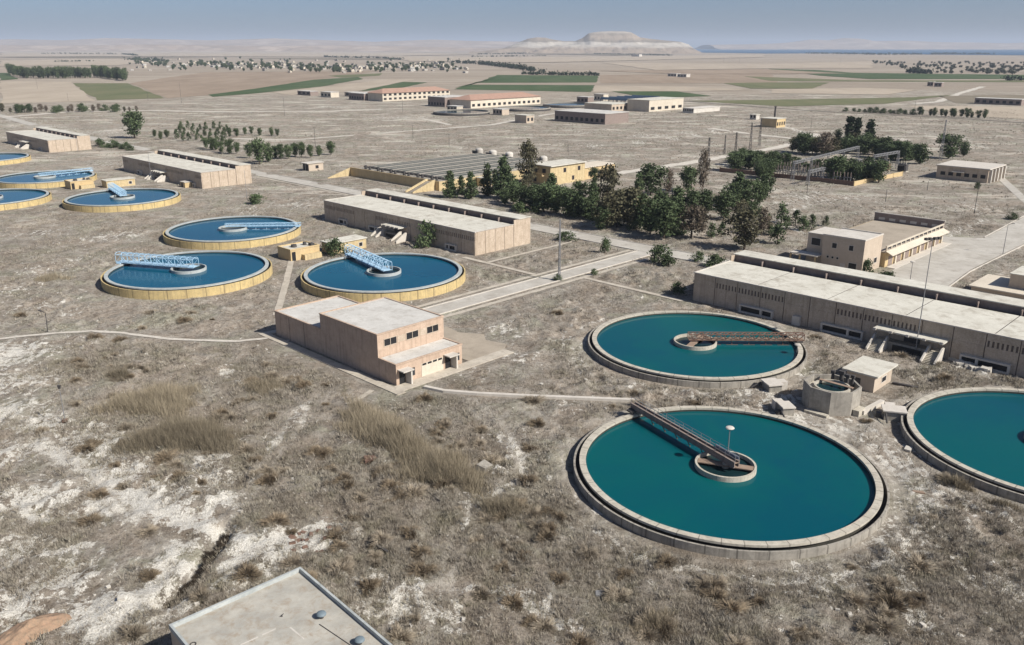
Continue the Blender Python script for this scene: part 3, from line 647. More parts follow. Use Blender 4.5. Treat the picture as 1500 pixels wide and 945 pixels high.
def lamp(xy, label, h=6.0, z=0.0, mat='steel', head='disc', name='lamp_post', rot=0.0, group=None):
    t = thing(name, label, 'lamp post', xy, z, rot, group)
    MB().cyl(0, 0, -.3, h, .11, .06, 8).build('pole', M[mat], t)
    mb = MB()
    if head == 'disc': mb.cyl(0, 0, h, h+.12, .55, .65, 16); mb.dome(0, 0, h+.12, .65, .22, 16, 3); mb.build('lamp_head', M['white'], t)
    elif head == 'arm': mb.bar((0, 0, h-.05), (1.3, 0, h+.25), .05); mb.box(1.1, -.16, h+.16, 1.9, .16, h+.32); mb.build('lamp_head', M['darksteel'], t)
    elif head == 'tee':
        mb.bar((-1.6, 0, h-.1), (1.6, 0, h-.1), .06)
        for x in (-1.5, -.6, .6, 1.5): mb.box(x-.3, -.3, h-.1, x+.3, .35, h+.35)
        mb.build('floodlight_bar', M['darksteel'], t)
    return t
lamp(cA + np.array([.35, .6]) if isinstance(cA, np.ndarray) else (cA[0]+.35, cA[1]+.6), 'thin lamp post with a white disc head standing at the well of the nearest tank', 5.4, 1.5)
lamp((cB[0]+19.0, cB[1]-6.5), 'short lamp with white head at the end of the rusty bridge', 1.9, .9)

# distribution chambers between the tanks
def octagon():
    t = site('octagonal_chamber', 'grey concrete octagonal chamber open at the top between the teal tanks', 'chamber', -56.2, 136.2)
    R = 4.75; n = 8; mb = MB()
    pol = lambda r: [(r*math.cos(math.pi/8 + math.pi/4*i), r*math.sin(math.pi/8 + math.pi/4*i)) for i in range(n)]
    o, i_ = pol(R), pol(R-.35)
    vs = [(x, y, z) for z in (-.4, 4.2) for x, y in o] + [(x, y, 4.2) for x, y in i_] + [(x, y, 3.0) for x, y in i_]
    fs = [(k, (k+1) % 8, 8+(k+1) % 8, 8+k) for k in range(8)] + [(8+k, 8+(k+1) % 8, 16+(k+1) % 8, 16+k) for k in range(8)] + [(16+k, 16+(k+1) % 8, 24+(k+1) % 8, 24+k) for k in range(8)]
    mb.add(vs, fs); mb.build('wall', M['concrete'], t)
    mb = MB(); mb.prism(pol(R-.352), 2.4, 3.05); mb.build('floor_slab', M['rim'], t)
    w = MB().ring(2.7, 3.0, 3.05, 4.0, 40, (.2, -.5)).build('inner_ring', M['rim'], t)
    MB().cyl(.2, -.5, 3.051, 3.5, 2.69, None, 32).build('dark_water', M['darkw'], w)
    MB().box(-2.6, .2, 4.02, 3.4, .9, 4.14).build('plank', M['wood'], t)
    mb = MB()
    for x, y, s in ((-1.2, 2.6, .5), (.2, 3.0, .7), (1.5, 2.4, .55), (2.2, 3.0, .45)):
        mb.cyl(x, y, 3.05, 4.6+s, s*.6, s*.5, 12); mb.box(x-s*.7, y-s*.5, 4.5+s, x+s*.7, y+s*.5, 5.0+s)
    mb.build('valve_gear', M['darksteel'], t)
    MB().box(4.5, -1.2, -.3, 5.6, 1.2, 1.0).build('footing', M['rim'], t); MB().box(-2, -5.6, -.3, 2, -4.6, .35).build('footing', M['rim'], t)
    return t
octagon()
t = site('pump_hut', 'small flat roofed hut beside the octagonal chamber', 'hut', -58.4, 147.2)
MB().box(0, 0, -.4, 5.2, 8.0, 3.1).build('wall', M['beige'], t)
mb = MB(); mb.box(-.7, -.7, 3.1, 5.9, 8.7, 3.4); mb.build('roof', M['roof'], t)
w = MB().box(5.2, 3.2, .9, 5.26, 5.4, 2.1).build('window', M['trim'], t); MB().box(5.26, 3.4, 1.05, 5.28, 5.2, 1.95).build('pane', M['dark'], w)
w = MB().box(1.6, -.06, -.1, 2.7, 0, 2.1).build('door', M['darksteel'], t); MB().box(2.45, -.12, 1.0, 2.53, -.06, 1.1).build('handle', M['steel'], w)

def inlet(u, v, rot, label, big=1.0):
    t = thing('inlet_box', label, 'inlet box', W(u, v), 0, AZ + rot)
    mb = MB(); mb.box(-1.6*big, -1.2, -.3, 1.6*big, 1.2, 1.5); mb.build('wall', M['concrete'], t)
    MB().box(-1.9*big, -1.45, 1.5, 1.9*big, 1.45, 1.72).build('cover_slab', M['trim'], t)
    MB().box(-1.2, 1.46, -.2, .4, 2.9, 1.62).build('side_box', M['trim'], t)
    mb = MB(); mb.bar((-1.4, -1.46, 1.2), (-1.4, -3.3, .35), .14, 8); mb.cyl(-2.4*big, -.4, -.2, .9, .45, None, 12); mb.build('pipe', M['darksteel'], t)
p = UV(G(1308, 612)); inlet(p[0], p[1], .5, 'white capped inlet box at the rim of the right edge tank')
p = UV(G(1130, 572)); inlet(p[0], p[1], -.6, 'tilted grey inlet box at the rim of the tank with the rusty bridge', .9)
p = UV(G(1150, 606)); inlet(p[0], p[1], .9, 'low inlet box at the rim of the nearest tank', .6)
# duct from the octagon towards the inlet boxes, and the long low duct from the pump house
def duct(pts, label, w=.9, h=.45):
    mb = MB()
    for i, (a, b) in enumerate(zip(pts[:-1], pts[1:])): mb.beam((*a, h/2-.1 + .003*i), (*b, h/2-.1 + .003*i), w, h+.2)
    return tag(mb.build('concrete_duct', M['trim']), label, 'duct')
duct(DUCTS[0], 'short pale concrete duct leaving the octagonal chamber', .8, .7)
duct(DUCTS[1], 'long low concrete duct from the pump house to the nearest tank', .8, .4)

def yellow_chamber(u, v, label, plant=False):
    t = site('yellow_chamber', label, 'chamber', u, v)
    mb = MB(); mb.box(-5.5, -4.8, -.4, 1.6, 5.0, 3.1); mb.build('wall', M['ochre'], t)
    mb = MB()
    for a in ((-5.6, -4.9, 3.1, 1.7, -4.5, 3.45), (-5.6, 4.7, 3.1, 1.7, 5.1, 3.45), (1.3, -4.5, 3.1, 1.7, 4.7, 3.45), (-5.6, -4.5, 3.1, -5.2, 4.7, 3.45)): mb.box(*a)
    mb.build('parapet', M['ochre'], t)
    MB().box(-5.19, -4.49, 3.1, 1.29, 4.69, 3.13).build('roof', M['roof'], t)
    mb = MB(); mb.cyl(-2.0, -1.4, 3.13, 3.9, .9, .8, 16); mb.cyl(-2.2, 2.4, 3.13, 4.1, .6, .5, 12); mb.box(-1, 2.9, 3.13, .6, 4.0, 3.9); mb.build('valve_gear', M['darksteel'], t)
    MB().box(1.6, -1.2, -.3, 3.4, 4.6, 1.5).build('step_block', M['yellow'], t)
    mb = MB(); mb.box(1.6, -4.4, -.2, 1.68, -3.2, 2.6); mb.build('recess', M['dark'], t)
    return t
def yellow_hut(u, v, label):
    t = site('yellow_hut', label, 'hut', u, v)
    MB().box(-3.4, 0, -.4, 2.2, 12.5, 3.0).build('wall', M['yellow'], t)
    MB().box(-3.7, -.3, 3.0, 2.5, 12.8, 3.25).build('roof', M['roof'], t)
    w = MB().box(2.2, 9.6, .7, 2.25, 11.2, 2.1).build('window', M['trim'], t); MB().box(2.25, 9.8, .85, 2.27, 11.0, 1.95).build('pane', M['dark'], w)
    return t
yellow_chamber(-216.6, 131.8, 'ochre valve chamber with dark gear on its roof between three blue tanks')
yellow_hut(-216.2, 140.6, 'long yellow hut right behind the blue tank next to the pump house')
yellow_chamber(-400, 135, 'ochre valve chamber beside the tanks at the left edge')
yellow_hut(-393.5, 142.8, 'long yellow hut beside the blue tank of the second farthest gallery')

# ------------------------------------------------------------------ filter galleries
def gallery(u0, v0, Ln, label, wins=(), canopy=None, doors=(), seed=0):
    t = site('filter_gallery', label, 'gallery', u0, v0)
    Wd, H1, H2, Wt = 16.5, 7.0, 8.35, 24.0
    npan = int(round(Ln / 6.0)); pw = Ln / npan
    mb = MB()
    mb.mat(1).box(.16, .16, -.4, Ln-.16, Wd, 6.9).mat(0)          # dark backing behind the panels
    for i in range(npan):
        a, b = i*pw + .09, (i+1)*pw - .09
        mb.box(a, 0, -.4, b, .3, 4.3)
        mb.box(a, .02, 5.55, b, .3, 6.9)
        blank = (i * 7 + seed) % 5 in (0, 3)
        if blank: mb.box(a, .05, 4.3, b, .3, 5.55)
        else:
            k = 7
            for j in range(k+1):
                x = a + (b-a)*j/k; mb.box(max(a, x-.22), .04, 4.3, min(b, x+.22), .28, 5.55)
    for j in range(4):                                            # end wall panels
        a, b = .35 + j*(Wd-.3)/4, .35 + (j+1)*(Wd-.3)/4 - .14
        mb.box(Ln-.3, a, -.4, Ln, b, 6.9); mb.box(0, a, -.4, .3, b, 6.9)
    mb.build('wall', [M['brick'], M['slot']], t)
    mb = MB(); mb.mat(0)
    nb = 5
    for i in range(nb):
        mb.mat(0).box(i*Ln/nb + (.1 if i else 0), .3, 6.9, (i+1)*Ln/nb - .1, Wd, 7.02)
    mb.mat(1).box(.3, .4, 6.86, Ln-.3, Wd, 6.985)
    mb.build('roof', [M['roof'], M['joint']], t)
    mb = MB(); mb.box(-.1, -.12, 6.9, Ln+.1, .296, 7.12); mb.box(Ln-.3, .3, 7.02, Ln+.1, Wd, 7.14); mb.box(-.1, .3, 7.02, .3, Wd, 7.14); mb.build('parapet', M['trim'], t)
    r = MB()
    r.mat(1).box(.31, Wd+2.2, -.4, Ln-.31, Wt-.3, H2).mat(0).box(0, Wt-.298, -.4, Ln, Wt, H2); r.box(0, Wd+2.202, -.4, .3, Wt-.3, H2); r.box(Ln-.3, Wd+2.202, -.4, Ln, Wt-.3, H2); r.box(Ln-.3, Wd+.1, -.4, Ln, Wd+2.2, H2); r.box(0, Wd+.1, -.4, .3, Wd+2.2, H2)
    rb = r.build('rear_block', [M['brick'], M['girder']], t)
    mb = MB(); mb.box(-.3, Wd+1.9, H2, Ln+.2, Wt+.2, H2+.22); mb.build('rear_roof', M['roof'], rb)
    mb = MB(); mb.box(.3, Wd+.1, 6.2, Ln-.3, Wd+2.19, 6.6); mb.build('gutter', M['joint'], rb)
    for i in range(1, nb*2):
        mb = MB(); x = i*Ln/(nb*2); mb.box(x-.12, Wd+.9, 6.6, x+.12, Wd+2.19, 8.0); mb.build('pilaster', M['girder'], rb)
    for (x, wdt, flip) in wins:
        f = MB(); h = 1.85
        f.box(x-wdt/2, -.75, -.3, x+wdt/2, -.35, .3); f.box(x-wdt/2, -.75, h-.35, x+wdt/2, -.0, h); f.box(x-wdt/2, -.75, .3, x-wdt/2+.4, -.0, h-.35); f.box(x+wdt/2-.4, -.75, .3, x+wdt/2, -.0, h-.35)
        xm = x + (-.15 if flip else .15)*wdt; f.box(xm-.25, -.75, .3, xm+.25, 0, h-.35)
        w = f.build('window_frame', M['trim'], t)
        MB().box(x-wdt/2+.4, -.3, .3, x+wdt/2-.4, -.25, h-.35).build('pane', M['dark'], w)
    for x in doors:
        d = MB().box(x-.9, -.8, -.2, x+.9, -.002, 2.0).build('hatch_box', M['trim'], t)
    if canopy:
        x0, x1 = canopy
        k = MB(); k.box(x0, -3.0, 3.75, x1, -.002, 4.05); cn = k.build('canopy', M['roof'], t)
        for i in range(5):
            x = x0 + .4 + (x1-x0-.8)*i/4; MB().box(x-.3, -3.3, 3.7, x+.3, -3.003, 4.2).build('bracket', M['trim'], cn)
        xm = (x0+x1)/2
        MB().box(xm-4.2, -2.4, -.3, xm+4.2, -.002, 1.7).build('landing', M['concrete'], t)
        dr = MB().box(xm-1.6, -.05, 1.7, xm+1.6, -.003, 3.7).build('door', M['darksteel'], t); MB().box(xm-.1, -.1, 2.6, xm+.1, -.05, 2.8).build('handle', M['steel'], dr)
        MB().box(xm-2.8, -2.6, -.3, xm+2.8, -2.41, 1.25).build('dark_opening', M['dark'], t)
        for sx in (-1, 1):
            st = MB()
            for j in range(8):
                y0 = -2.42 - j*.42; st.box(xm+sx*5.4-1.1, y0-.42, -.3, xm+sx*5.4+1.1, y0, 1.7 - (j+1)*.2)
            st.box(xm+sx*5.4-1.1, -2.42, -.3, xm+sx*5.4+1.1, -.004, 1.7)
            s_ = st.build('stairs', M['rim'], t)
            for k in (-1, 1):
                x = xm + sx*5.4 + k*1.3; b_ = MB()
                poly = [(-2.4, -.3), (-6.0, -.3), (-6.0, .5), (-2.4, 2.7), (-1.6, 2.7), (-1.6, -.3)]
                vs = [(x-.16, a, b) for a, b in poly] + [(x+.16, a, b) for a, b in poly]; n = len(poly)
                b_.add(vs, [tuple(range(n)), tuple(range(2*n-1, n-1, -1))] + [(i, n+i, n+(i+1) % n, (i+1) % n) for i in range(n)])
                b_.build('cheek_wall', M['trim'], s_)
    return t
gallery(-109.5, 175, 84.0, 'long pink brick gallery behind the teal tanks', ((17.5, 8.6, 0), (38, 9.4, 0), (66.5, 9.0, 1)), (45.5, 59.5), (27.5,))
gallery(-261.5, 169.5, 79.5, 'long pink brick gallery behind the blue tanks, a dark bush at its wall', ((12, 5, 0), (30, 5.4, 0), (69, 5, 1)), (37.5, 47), (), 2)
gallery(-444, 171.5, 84.5, 'second farthest long gallery, left of the road hut', ((20, 5, 0), (34, 5, 1), (76, 5, 0)), (40, 50), (), 1)
gallery(-629, 171.5, 77.5, 'farthest long gallery, by the left edge', ((20, 5, 0), (64, 5, 0)), (36, 46), (), 3)
# annexe steps / crates by the second gallery
t = site('ochre_lean_to', 'small ochre lean-to at the wall of the second farthest gallery', 'shed', -372.5, 167.6)
MB().box(0, 0, -.3, 4.5, 3.0, 2.2).build('wall', M['ochre'], t); MB().box(-.2, -.2, 2.2, 4.7, 3.4, 2.4).build('roof', M['trim'], t); MB().box(1.0, -.05, 0, 2.6, -.002, 1.8).build('door', M['dark'], t)

# ------------------------------------------------------------------ pink pump house
def pump_house():
    t = site('pump_house', 'pink plastered stepped pump house with a flat pale roof among the tanks', 'pump house', -159.2, 89.0)
    Ly, x1, x2, x3 = 16.3, 17.6, 36.6, 41.9
    h1, h2, h3 = 5.2, 8.5, 3.9
    lo = MB(); lo.box(0, 0, -.4, x1-.002, Ly, h1)
    low = lo.build('low_wing', M['pumpwall'], t)
    mb = MB(); mb.box(.25, .25, h1, x1-.01, Ly-.25, h1+.06); mb.build('roof', M['roofgrey'], low)
    mb = MB()
    for a in ((-.1, -.1, x1-.02, .25), (-.1, Ly-.25, x1-.02, Ly+.1), (-.1, .25, .25, Ly-.25)): mb.box(a[0], a[1], h1, a[2], a[3], h1+.28)
    mb.build('parapet', M['pumpwall'], low)
    mb = MB()
    for x in (5.6, 11.3): mb.box(x-.06, -.012, 0, x+.06, -.002, h1-.1)
    mb.build('expansion_joint', M['joint'], low)
    ha = MB(); ha.box(x1, 0, -.4, x2, Ly, h2); hall = ha.build('hall', M['pumpwall'], t)
    mb = MB(); mb.box(x1+.25, .25, h2, x2-.25, Ly-.25, h2+.06); mb.build('roof', M['roofgrey'], hall)
    mb = MB()
    for a in ((x1-.08, -.1, x2+.1, .25), (x1-.08, Ly-.25, x2+.1, Ly+.1), (x1-.08, .25, x1+.25, Ly-.25), (x2-.25, .25, x2+.1, Ly-.25)): mb.box(a[0], a[1], h2, a[2], a[3], h2+.22)
    mb.build('parapet', M['pumpwall'], hall)
    for y in (3.0, 8.3, 13.4):
        w = MB(); 
        for a in ((y-1.55, 5.85, y+1.55, 6.0), (y-1.55, 7.3, y+1.55, 7.45), (y-1.55, 6.0, y-1.43, 7.3), (y+1.43, 6.0, y+1.55, 7.3), (y-.05, 6.0, y+.05, 7.3)): w.box(x2-.02, a[0], a[1], x2+.07, a[2], a[3])
        w = w.build('window', M['beige'], hall); MB().box(x2+.002, y-1.42, 6.0, x2+.03, y+1.42, 7.3).build('pane', M['dark'], w)
        if y < 13: MB().box(x2+.002, y+1.75, 6.0, x2+.05, y+3.6, 7.3).build('blank_panel', M['brick'], hall)
    po = MB(); po.box(x2+.002, 0, -.4, x3, Ly, h3); pch = po.build('front_annexe', M['pumpwall'], t)
    mb = MB(); mb.box(x2+.12, .25, h3, x3-.25, Ly-.25, h3+.07); mb.build('roof', M['roofgrey'], pch)
    mb = MB(); mb.box(x2+.11, -.1, h3, x3+.12, .25, h3+.25); mb.box(x2+.11, Ly-.25, h3, x3+.12, Ly+.1, h3+.25); mb.box(x3-.25, .25, h3, x3+.12, Ly-.25, h3+.25); mb.build('parapet', M['pumpwall'], pch)
    # roller door with a row of dark lights over it
    rd = MB(); rd.box(x3-.01, 6.0, -.1, x3+.05, 11.4, 2.7)
    rd = rd.build('roller_door', M['cream'], pch)
    for k in range(4): MB().box(x3+.05, 6.2+k*1.3, 2.25, x3+.06, 7.2+k*1.3, 2.65).build('door_light', M['dark'], rd)
    for y, s in ((1.4, 1), (12.6, 1)):
        d = MB().box(x3-.01, y-.7, -.1, x3+.04, y+.7, 2.6).build('door', M['dark'], pch); MB().box(x3+.04, y+.45, 1.1, x3+.09, y+.55, 1.3).build('handle', M['steel'], d)
        MB().box(x3+.002, y-1.1, 2.85, x3+1.9, y+1.4, 3.05).build('door_canopy', M['trim'], pch)
        MB().box(x3+.01, y+.85, -.3, x3+1.6, y+1.15, 2.849).build('canopy_fin', M['trim'], pch)
        w = MB().box(x3-.01, y+1.6, .95, x3+.05, y+3.0, 2.5).build('window', M['darksteel'], pch); MB().box(x3+.05, y+1.75, 1.05, x3+.06, y+2.85, 2.4).build('pane', M['glass'], w)
    return t
pump_house()
# walk round the pump house, and the yard behind it
mb = MB(); mb.box(-162.2, 86.3, -.2, -113.6, 88.2, .09); mb.box(-117.2, 88.2, -.2, -114.4, 117, .086); mb.box(-162.2, 88.2, -.2, -160.4, 107, .088)
o = tag(mb.build('pavement', M['pave']), kind='structure'); o.rotation_euler = (0, 0, AZ)
mb = MB(); mb.prism([(-137, 107), (-117.2, 107), (-117.2, 117), (-119, 119.5), (-124, 118.2), (-127, 120.5), (-132, 117.6), (-137, 118.5)], -.2, .07); o = tag(mb.build('concrete_pavement', M['gravelroof']), kind='structure'); o.rotation_euler = (0, 0, AZ)

# ------------------------------------------------------------------ foreground roof
def roof_building():
    zt = 6.0; a, b, c = G(247, 915, zt), G(440, 830, zt), G(600, 945, zt)
    e1 = (b-a)/np.linalg.norm(b-a); e2 = np.array([e1[1], -e1[0]]); Lw = float(np.linalg.norm(b-a)); Ld = 30.0
    t = thing('flat_roofed_block', 'flat grey concrete roof with two vent caps at the bottom of the photo', 'building', a, 0, math.atan2(e1[1], e1[0]))
    # local: x along e1 (0..Lw), y negative along e2
    MB().box(.05, -Ld, -.4, Lw-.05, -.05, zt-.55).build('wall', M['beige'], t)
    rf = MB().box(.25, -Ld+.2, zt-.55, Lw-.25, -.25, zt-.45).build('roof', M['oldroof'], t)
    mb = MB(); mb.box(0, -.25, zt-.55, Lw, 0, zt); mb.box(Lw-.25, -Ld, zt-.551, Lw, -.25, zt); mb.box(0, -Ld, zt-.551, .25, -.25, zt); mb.build('parapet', M['rimgrey'], t)
    def loc(px, py): d = G(px, py, zt-.45) - a; return float(d @ e1), float(d @ np.array([-e1[1], e1[0]]))
    for px, py in ((471, 905), (527, 943)):
        x, y = loc(px, py)
        v = MB().cyl(x, y, zt-.45, zt-.05, .22, None, 14).build('vent_pipe', M['darksteel'], rf)
        MB().cyl(x, y, zt-.05, zt+.02, .5, .5, 20).dome(x, y, zt+.02, .5, .22, 20, 4).build('vent_cap', M['ventblue'], rf, True)
    x, y = loc(413, 903); MB().cyl(x, y, zt-.45, zt-.3, .1, .05, 8).bar((x-.2, y, zt-.4), (x+.25, y+.1, zt-.3), .03).build('bolt_stub', M['darksteel'], rf)
    x, y = loc(283, 944); MB().ring(.22, .3, zt-.45, zt-.38, 20, (x, y)).build('iron_ring', M['darksteel'], rf)
    mb = MB()
    for p, q in (((404, 921), (384, 930)), ((378, 933), (352, 945)), ((425, 919), (445, 936))):
        x0, y0 = loc(*p); x1, y1 = loc(*q); mb.beam((x0, y0, zt-.444), (x1, y1, zt-.444), .17, .012)
    mb.build('painted_line', M['white'], rf)
    x0, y0 = loc(468, 915); x1, y1 = loc(520, 950); MB().bar((x0, y0, zt-.41), (x1, y1, zt-.41), .035).build('pipe_shadow_bar', M['darksteel'], rf)  # dark bar drawn for the shadow of a thin pipe across the slab
roof_building()

# ------------------------------------------------------------------ buildings on the right
def windows(t, mat_f, rects, face, d, name='window'):
    """rects (a0,z0,a1,z1) on the plane x=d (face 'x') or y=d (face '-y'); each with its own pane"""
    for (a0, z0, a1, z1) in rects:
        f = MB(); fr = .12
        def bx(p, q, r, s, o0, o1):
            if face == 'x': f_.box(d+o0, p, q, d+o1, r, s)
            else: f_.box(p, d-o1, q, r, d-o0, s)
        f_ = f
        for q in ((a0-fr, z0-fr, a1+fr, z0), (a0-fr, z1, a1+fr, z1+fr), (a0-fr, z0, a0, z1), (a1, z0, a1+fr, z1)): bx(*q, -.02, .08)
        w = f.build(name, mat_f, t); f_ = MB(); bx(a0, z0, a1, z1, .002, .03); f_.build('pane', M['dark'], w)

def two_storey():
    t = site('office_block', 'two storey pinkish office block at the corner of the concrete yard', 'building', -107.0, 228.0)
    mb = MB(); mb.box(5.2, 0, -.4, 17.0, 12.0, 9.4); mb.build('main_block', M['beige'], t)
    mb = MB(); mb.box(0, 1.6, -.4, 5.198, 12.0, 9.0); mb.build('wing', M['beige'], t)
    MB().box(5.4, .25, 9.4, 16.75, 11.75, 9.46).build('roof', M['white'], t)
    mb = MB(); mb.box(5.1, -.1, 9.4, 17.1, .25, 9.75); mb.box(5.1, 11.75, 9.4, 17.1, 12.1, 9.75); mb.box(16.75, .25, 9.4, 17.1, 11.75, 9.75); mb.box(-.1, 1.5, 9.0, 5.09, 12.1, 9.2); mb.build('parapet', M['trim'], t)
    windows(t, M['trim'], [(8.0, 6.2, 9.3, 7.6), (12.8, 6.2, 14.0, 7.6), (6.8, 3.2, 7.4, 3.8), (8.2, 3.2, 8.8, 3.8), (9.6, 3.2, 10.2, 3.8), (13.2, .8, 15.4, 2.8)], '-y', 0)
    windows(t, M['trim'], [(1.2, 5.8, 3.8, 7.8)], '-y', 1.6)
    windows(t, M['trim'], [(3.4, 2.0, 5.0, 3.4), (7.6, 2.0, 9.4, 3.4)], 'x', 17.0)
    p = MB(); p.box(-3.2, -2.2, 3.3, 5.0, 1.598, 3.6); pc = p.build('porch_roof', M['trim'], t)
    for x in (-3.0, -.2, 4.4): MB().box(x-.2, -2.1, -.3, x+.2, -1.7, 3.3).build('porch_column', M['ochre'], pc)
    d = MB().box(10.8, -.06, -.1, 12.2, -.002, 2.3).build('door', M['trim'], t); MB().box(11.95, -.11, 1.0, 12.05, -.06, 1.15).build('handle', M['darksteel'], d)
    return t
two_storey()
def hall():
    t = site('long_hall', 'long ochre hall with a row of dark doors facing the concrete yard', 'building', -111.0, 241.0)
    X, Y, h = 22.1, 45.5, 4.2
    MB().box(0, 0, -.4, X, Y, h).build('wall', M['ochre'], t)
    MB().box(.3, .3, h, X-.3, Y-.4, h+.06).build('roof', M['gravelroof'], t)
    mb = MB(); mb.box(0, Y-.4, h, X, Y, h+2.6); bw = mb.build('back_parapet', M['girder'], t)
    MB().box(-.2, Y-.5, h+2.6, X+.2, Y+.1, h+2.85).build('coping', M['trim'], bw)
    for k in range(6): MB().box(1.5+k*3.4, Y-.44, h+.5, 3.5+k*3.4, Y-.402, h+1.3).build('pale_opening', M['trim'], bw)
    fp = MB()
    fp.box(X-.3, 0, h, X, Y-.402, h+.5); fp.box(X-.3, 0, h+1.4, X, Y-.402, h+1.9)
    for k in range(14): y = .1 + k*(Y-.9)/13; fp.box(X-.28, y, h+.5, X-.02, y+.5, h+1.4)
    fp.build('front_parapet', M['cream'], t)
    s = MB(); vs = [(X+.002, 0, h+.35), (X+1.9, 0, h-.55), (X+1.9, Y, h-.55), (X+.002, Y, h+.35)]
    s.add(vs + [(x, y, z-.15) for x, y, z in vs], [(0,1,2,3),(7,6,5,4),(0,4,5,1),(1,5,6,2),(2,6,7,3),(3,7,4,0)]); s.build('awning', M['cream'], t)
    for k in range(7):
        y = 2.2 + k*6.2
        d = MB().box(X-.02, y, -.1, X+.04, y+3.2, 2.9).build('door', M['girder'], t); MB().box(X+.04, y+1.5, 1.1, X+.1, y+1.7, 1.3).build('handle', M['steel'], d)
        MB().box(X+.002, y+4.1, -.3, X+.5, y+4.9, h-.2).build('pier', M['cream'], t)
    MB().box(X+.5, 0, -.2, X+3.0, Y, .15).build('plinth', M['trim'], t)
hall()
def yard_block():
    t = site('workshop', 'beige workshop with a raised block, cut off by the right edge beyond the long gallery', 'building', -60.5, 222.0)
    MB().box(0, 0, -.4, 34, 14, 3.8).build('wall', M['beige'], t)
    MB().box(-.5, -.8, 3.8, 34.4, 14.2, 4.1).build('roof', M['cream'], t)
    b = MB().box(7, 4.0, 4.1, 34, 14, 7.4).build('raised_block', M['beige'], t); MB().box(6.8, 3.8, 7.4, 34.2, 14.2, 7.6).build('roof', M['roof'], b)
    windows(t, M['trim'], [(2+k*3.4, 1.0, 4+k*3.4, 2.8) for k in range(8)], '-y', 0)
yard_block()
def sub_block():
    t = site('control_house', 'pinkish single storey control house with white piers beside the substation', 'building', -141, 431)
    X, Y, h = 22.5, 23.0, 6.0
    MB().box(0, 0, -.4, X, Y, h).build('wall', M['brick'], t)
    MB().box(-.5, -.5, h, X+.6, Y+.4, h+.45).build('roof', M['trim'], t)
    windows(t, M['darksteel'], [(2+k*3.5, 2.0, 3.9+k*3.5, 3.4) for k in range(6)], '-y', 0)
    MB().box(7.2, -1.6, 3.7, 12.4, -.1, 4.0).build('door_canopy', M['trim'], t)
    for k in range(5): MB().box(X+.002, 1+k*5, -.3, X+1.2, 2.2+k*5, h-.02).build('pier', M['white'], t)
sub_block()

# ------------------------------------------------------------------ filter beds with the ochre wall
def beds():
    t = site('filter_bed_deck', 'raised deck of long grey filter troughs behind an ochre retaining wall', 'filter beds', -346, 240.5)
    X, Y, h = 65.5, 86, 3.9
    MB().box(0, 0, -.4, X, .5, h+.2).build('retaining_wall', M['ochre'], t)
    MB().box(X-.5, .502, -.4, X, Y, h+.1).build('side_wall', M['yellow'], t)
    MB().box(0, .502, -.4, X-.502, Y, h-.6).build('deck', M['concrete'], t)
    for k in range(6):
        x = 4.5 + k*9.8
        tr = MB(); tr.box(x, 8, h-.6, x+.35, 82, h+.5); tr.box(x+6.6, 8, h-.6, x+9.0, 82, h+.46); tr.box(x+.35, 8, h-.6, x+6.6, 8.5, h+.5); tr.box(x+.35, 81.5, h-.6, x+6.6, 82, h+.5)
        q = tr.build('trough', M['concrete'], t)
        MB().box(x+.352, 8.502, h-.6, x+6.598, 81.498, h+.36).build('filter_media', M['media'], q)
        MB().box(x+3.0, 8.504, h+.3, x+3.9, 81.496, h+.5).build('centre_channel', M['concrete'], q)
        g = MB(); g.cyl(x+2, 4.5, h-.6, h+1.3, .7, .6, 12); g.cyl(x+5.6, 4.2, h-.6, h+1.1, .6, .5, 12); g.bar((x, 5, h+.5), (x+8, 5, h+.5), .3, 8); g.build('valve_gear', M['darksteel'], t)
    st = MB()
    for j in range(12): st.box(X-7.5, -.5-j*.95-.95, -.3, X-3.0, -.5-j*.95, h - (j+1)*.32)
    sw = st.build('stairs', M['pave'], t)
    for x in (X-7.9, X-3.0):
        poly = [(-.002, -.3), (-.002, h+.6), (-1.0, h+.6), (-12.6, .6), (-12.6, -.3)]; n = 5; b_ = MB()
        b_.add([(x, a, b) for a, b in poly] + [(x+.4, a, b) for a, b in poly], [tuple(range(n)), tuple(range(2*n-1, n-1, -1))] + [(i, n+i, n+(i+1) % n, (i+1) % n) for i in range(n)]); b_.build('cheek_wall', M['yellow'], sw)
    b_ = MB(); poly = [(-.002, -.3), (-.002, h), (-13, .3), (-13, -.3)]; n = 4
    b_.add([(-.4, a, b) for a, b in poly] + [(0, a, b) for a, b in poly], [tuple(range(n)), tuple(range(2*n-1, n-1, -1))] + [(i, n+i, n+(i+1) % n, (i+1) % n) for i in range(n)]); b_.build('wing_wall', M['yellow'], t)
beds()
for k, (px, py) in enumerate(((702, 224), (722, 227), (746, 230), (796, 236))):
    p = G(px, py, 3.5); t = thing('white_vessel', ('white domed vessel on the filter deck, leftmost of four', 'white domed vessel on the filter deck, second from left', 'white domed vessel on the filter deck, third from left', 'white domed vessel apart from the others behind the brown tall tree')[k], 'vessel', p, 3.3, AZ, 'white vessels on the filter deck')
    MB().cyl(0, 0, 0, 2.0, 2.1, None, 20).dome(0, 0, 2.0, 2.1, 1.0, 20, 4).build('shell', M['white'], t); MB().box(-2.6, -2.9, 0, 1.4, -2.15, 1.6).build('pump_skid', M['darksteel'], t)
